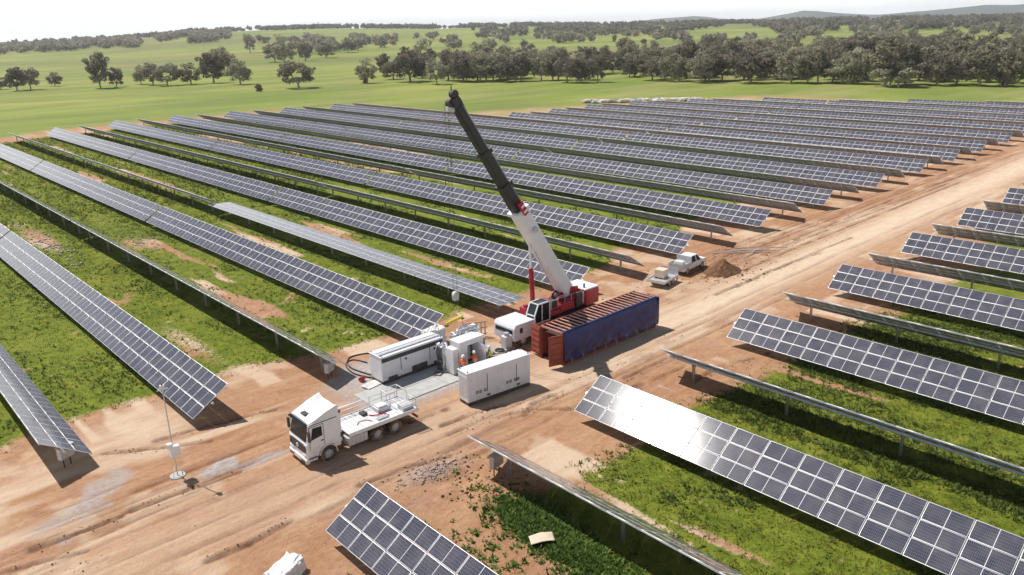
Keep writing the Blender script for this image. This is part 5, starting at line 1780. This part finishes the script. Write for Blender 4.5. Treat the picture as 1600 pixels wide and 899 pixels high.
def person(loc, rz, label, vest, pose=0, lean=0.0):
    t = thing('person', loc, label, 'person', None, rz, .95)
    l = lean
    hip = (0, 0, .93); ch = (l * .5, 0, 1.28); nk = (l * .8, 0, 1.47); hd = (l, 0, 1.62)
    J = {}
    arms = {}
    for s in (-1, 1):
        sh = (l * .75, s * .19, 1.40)
        if pose == 0:
            el = (l * .8 + .08, s * .27, 1.13); wr = (l + .24, s * .2, 1.0)
        elif pose == 1:
            el = (l + .18, s * .25, 1.22); wr = (l + .42, s * .14, 1.22)
        else:
            el = (l * .8 - .02, s * .27, 1.12); wr = (l * .7 + .06, s * .27, .88)
        arms[s] = (sh, el, wr)
    nodes = [(hip, (.14, .11)), (ch, (.15, .11)), (nk, .055), ((hd[0], 0, 1.60), .09), ((hd[0] + .01, 0, 1.72), .085)]
    edges = [(0, 1), (1, 2), (2, 3), (3, 4)]
    for s in (-1, 1):
        sh, el, wr = arms[s]
        a = len(nodes); nodes += [(sh, .055), (el, .042), (wr, .03)]
        edges += [(1, a), (a, a + 1), (a + 1, a + 2)]
        d = (Vector(wr) - Vector(el)).normalized(); pm = Vector(wr) + d * .07
        p = len(nodes); nodes.append((tuple(pm), (.035, .018))); edges.append((a + 2, p))
        side = Vector((0, s, 0)); side = (side - d * side.dot(d)).normalized()
        for q in range(4):
            f1 = pm + d * .045 + side * (.024 - .016 * q); f2 = f1 + d * (.04 - .006 * abs(q - 1)) + Vector((0, 0, -.015))
            c = len(nodes); nodes += [(tuple(f1), .009), (tuple(f2), .007)]; edges += [(p, c), (c, c + 1)]
        th = pm - d * .02 - side * .045; c = len(nodes); nodes += [(tuple(th), .011), (tuple(th + d * .035), .008)]; edges += [(p, c), (c, c + 1)]
        kn = (l * .1 + .05 * (1 if s > 0 else -.5), s * .1, .5); an = (-.02 - .05 * s, s * .12, .09)
        g = len(nodes); nodes += [((0, s * .09, .86), .085), (kn, .058), (an, .042), ((an[0] + .16, an[1], .04), (.04, .03))]
        edges += [(0, g), (g, g + 1), (g + 1, g + 2), (g + 2, g + 3)]
    skin_obj('body', nodes, edges, SKIN, t)
    # shirt / vest
    nv = [((0, 0, .88), (.17, .14)), (ch, (.185, .145)), ((l * .78, 0, 1.42), (.10, .09))]; ev = [(0, 1), (1, 2)]
    for s in (-1, 1):
        sh, el, wr = arms[s]
        mid = tuple(np.array(el) * .15 + np.array(wr) * .85)
        a = len(nv); nv += [(sh, .075), (el, .058), (mid, .045)]; ev += [(1, a), (a, a + 1), (a + 1, a + 2)]
    skin_obj('hi_vis_shirt', nv, ev, vest, t)
    b = MB()
    for z in (1.02, 1.2):
        b.cyl((l * .3, 0, z), (l * .3, 0, z + .05), .205, ALU, 16, caps=False)
    o = b.build('reflective_band', t); o.scale = (.78, 1, 1)
    nt_ = [((0, 0, .92), (.155, .12))]; et = []
    for s in (-1, 1):
        kn = (l * .1 + .05 * (1 if s > 0 else -.5), s * .1, .5); an = (-.02 - .05 * s, s * .12, .1)
        a = len(nt_); nt_ += [((0, s * .095, .84), .105), (kn, .078), (an, .062)]; et += [(0, a), (a, a + 1), (a + 1, a + 2)]
        b = MB(); b.box(an[0] - .1, an[0] + .19, an[1] - .055, an[1] + .055, 0, .1, DARK); b.build('boot', t, bevel=.03)
    skin_obj('work_trousers', nt_, et, NAVY, t)
    # face
    b = MB(); b.cyl((hd[0] + .085, 0, 1.615), (hd[0] + .12, 0, 1.6), .018, SKIN, 6, .01); b.build('nose', t)
    for s in (-1, 1):
        b = MB(); b.cyl((hd[0] + .083, s * .033, 1.64), (hd[0] + .093, s * .033, 1.64), .012, DARK, 6); b.build('eye', t)
        b = MB(); b.box(hd[0] - .02, hd[0] + .02, s * .09 - .01, s * .09 + .01, 1.58, 1.64, SKIN); b.build('ear', t)
    b = MB(); b.box(hd[0] + .082, hd[0] + .092, -.025, .025, 1.555, 1.565, LRED); b.build('mouth', t)
    b = MB()
    n = 18; vs = [(hd[0] + .02, 0, 1.84)]
    for j, (rr, z) in enumerate(((.07, 1.825), (.115, 1.775), (.132, 1.70), (.134, 1.675), (.165, 1.668), (.16, 1.66))):
        for i in range(n):
            a = 6.283 * i / n
            vs.append((hd[0] + .02 + rr * 1.12 * math.cos(a) * (1.12 if j > 3 and math.cos(a) > 0 else 1), rr * math.sin(a), z))
    fs = [(0, 1 + i, 1 + (i + 1) % n) for i in range(n)]
    for j in range(5):
        fs += [(1 + j * n + i, 1 + (j + 1) * n + i, 1 + (j + 1) * n + (i + 1) % n, 1 + j * n + (i + 1) % n) for i in range(n)]
    b.add(vs, fs, HELM, True); b.build('hard_hat', t)
    return t


person((32.55, 40.85, 0.04), R(20), 'worker in orange high-visibility shirt and white hard hat at the cabinet corner', ORG, 2)
person((33.6, 40.75, 0.04), R(85), 'worker in orange high-visibility shirt reaching into the open cabinet doorway', ORG, 1, .12)
person((35.1, 40.75, 0.04), R(150), 'worker in yellow high-visibility shirt at the right side of the open cabinet', HYEL, 0, .1)

# ------------------------------------------------------------------ air
b = MB(); b.box(-9300, 9300, -9300, 9300, -4, 170, WHITE)
o = b.build('haze'); o.data.materials.clear()
hm = bpy.data.materials.new('haze_air'); hm.use_nodes = True
hn = hm.node_tree.nodes; hn.clear()
ho = hn.new('ShaderNodeOutputMaterial'); hv = hn.new('ShaderNodeVolumePrincipled')
hv.inputs['Color'].default_value = (0.92, 0.965, 1.0, 1); hv.inputs['Density'].default_value = 0.0001; hv.inputs['Anisotropy'].default_value = 0.3
hm.node_tree.links.new(hv.outputs[0], ho.inputs['Volume'])
o.data.materials.append(hm)
tag(o, 'thin pale haze over the whole landscape', 'haze', kind='stuff')
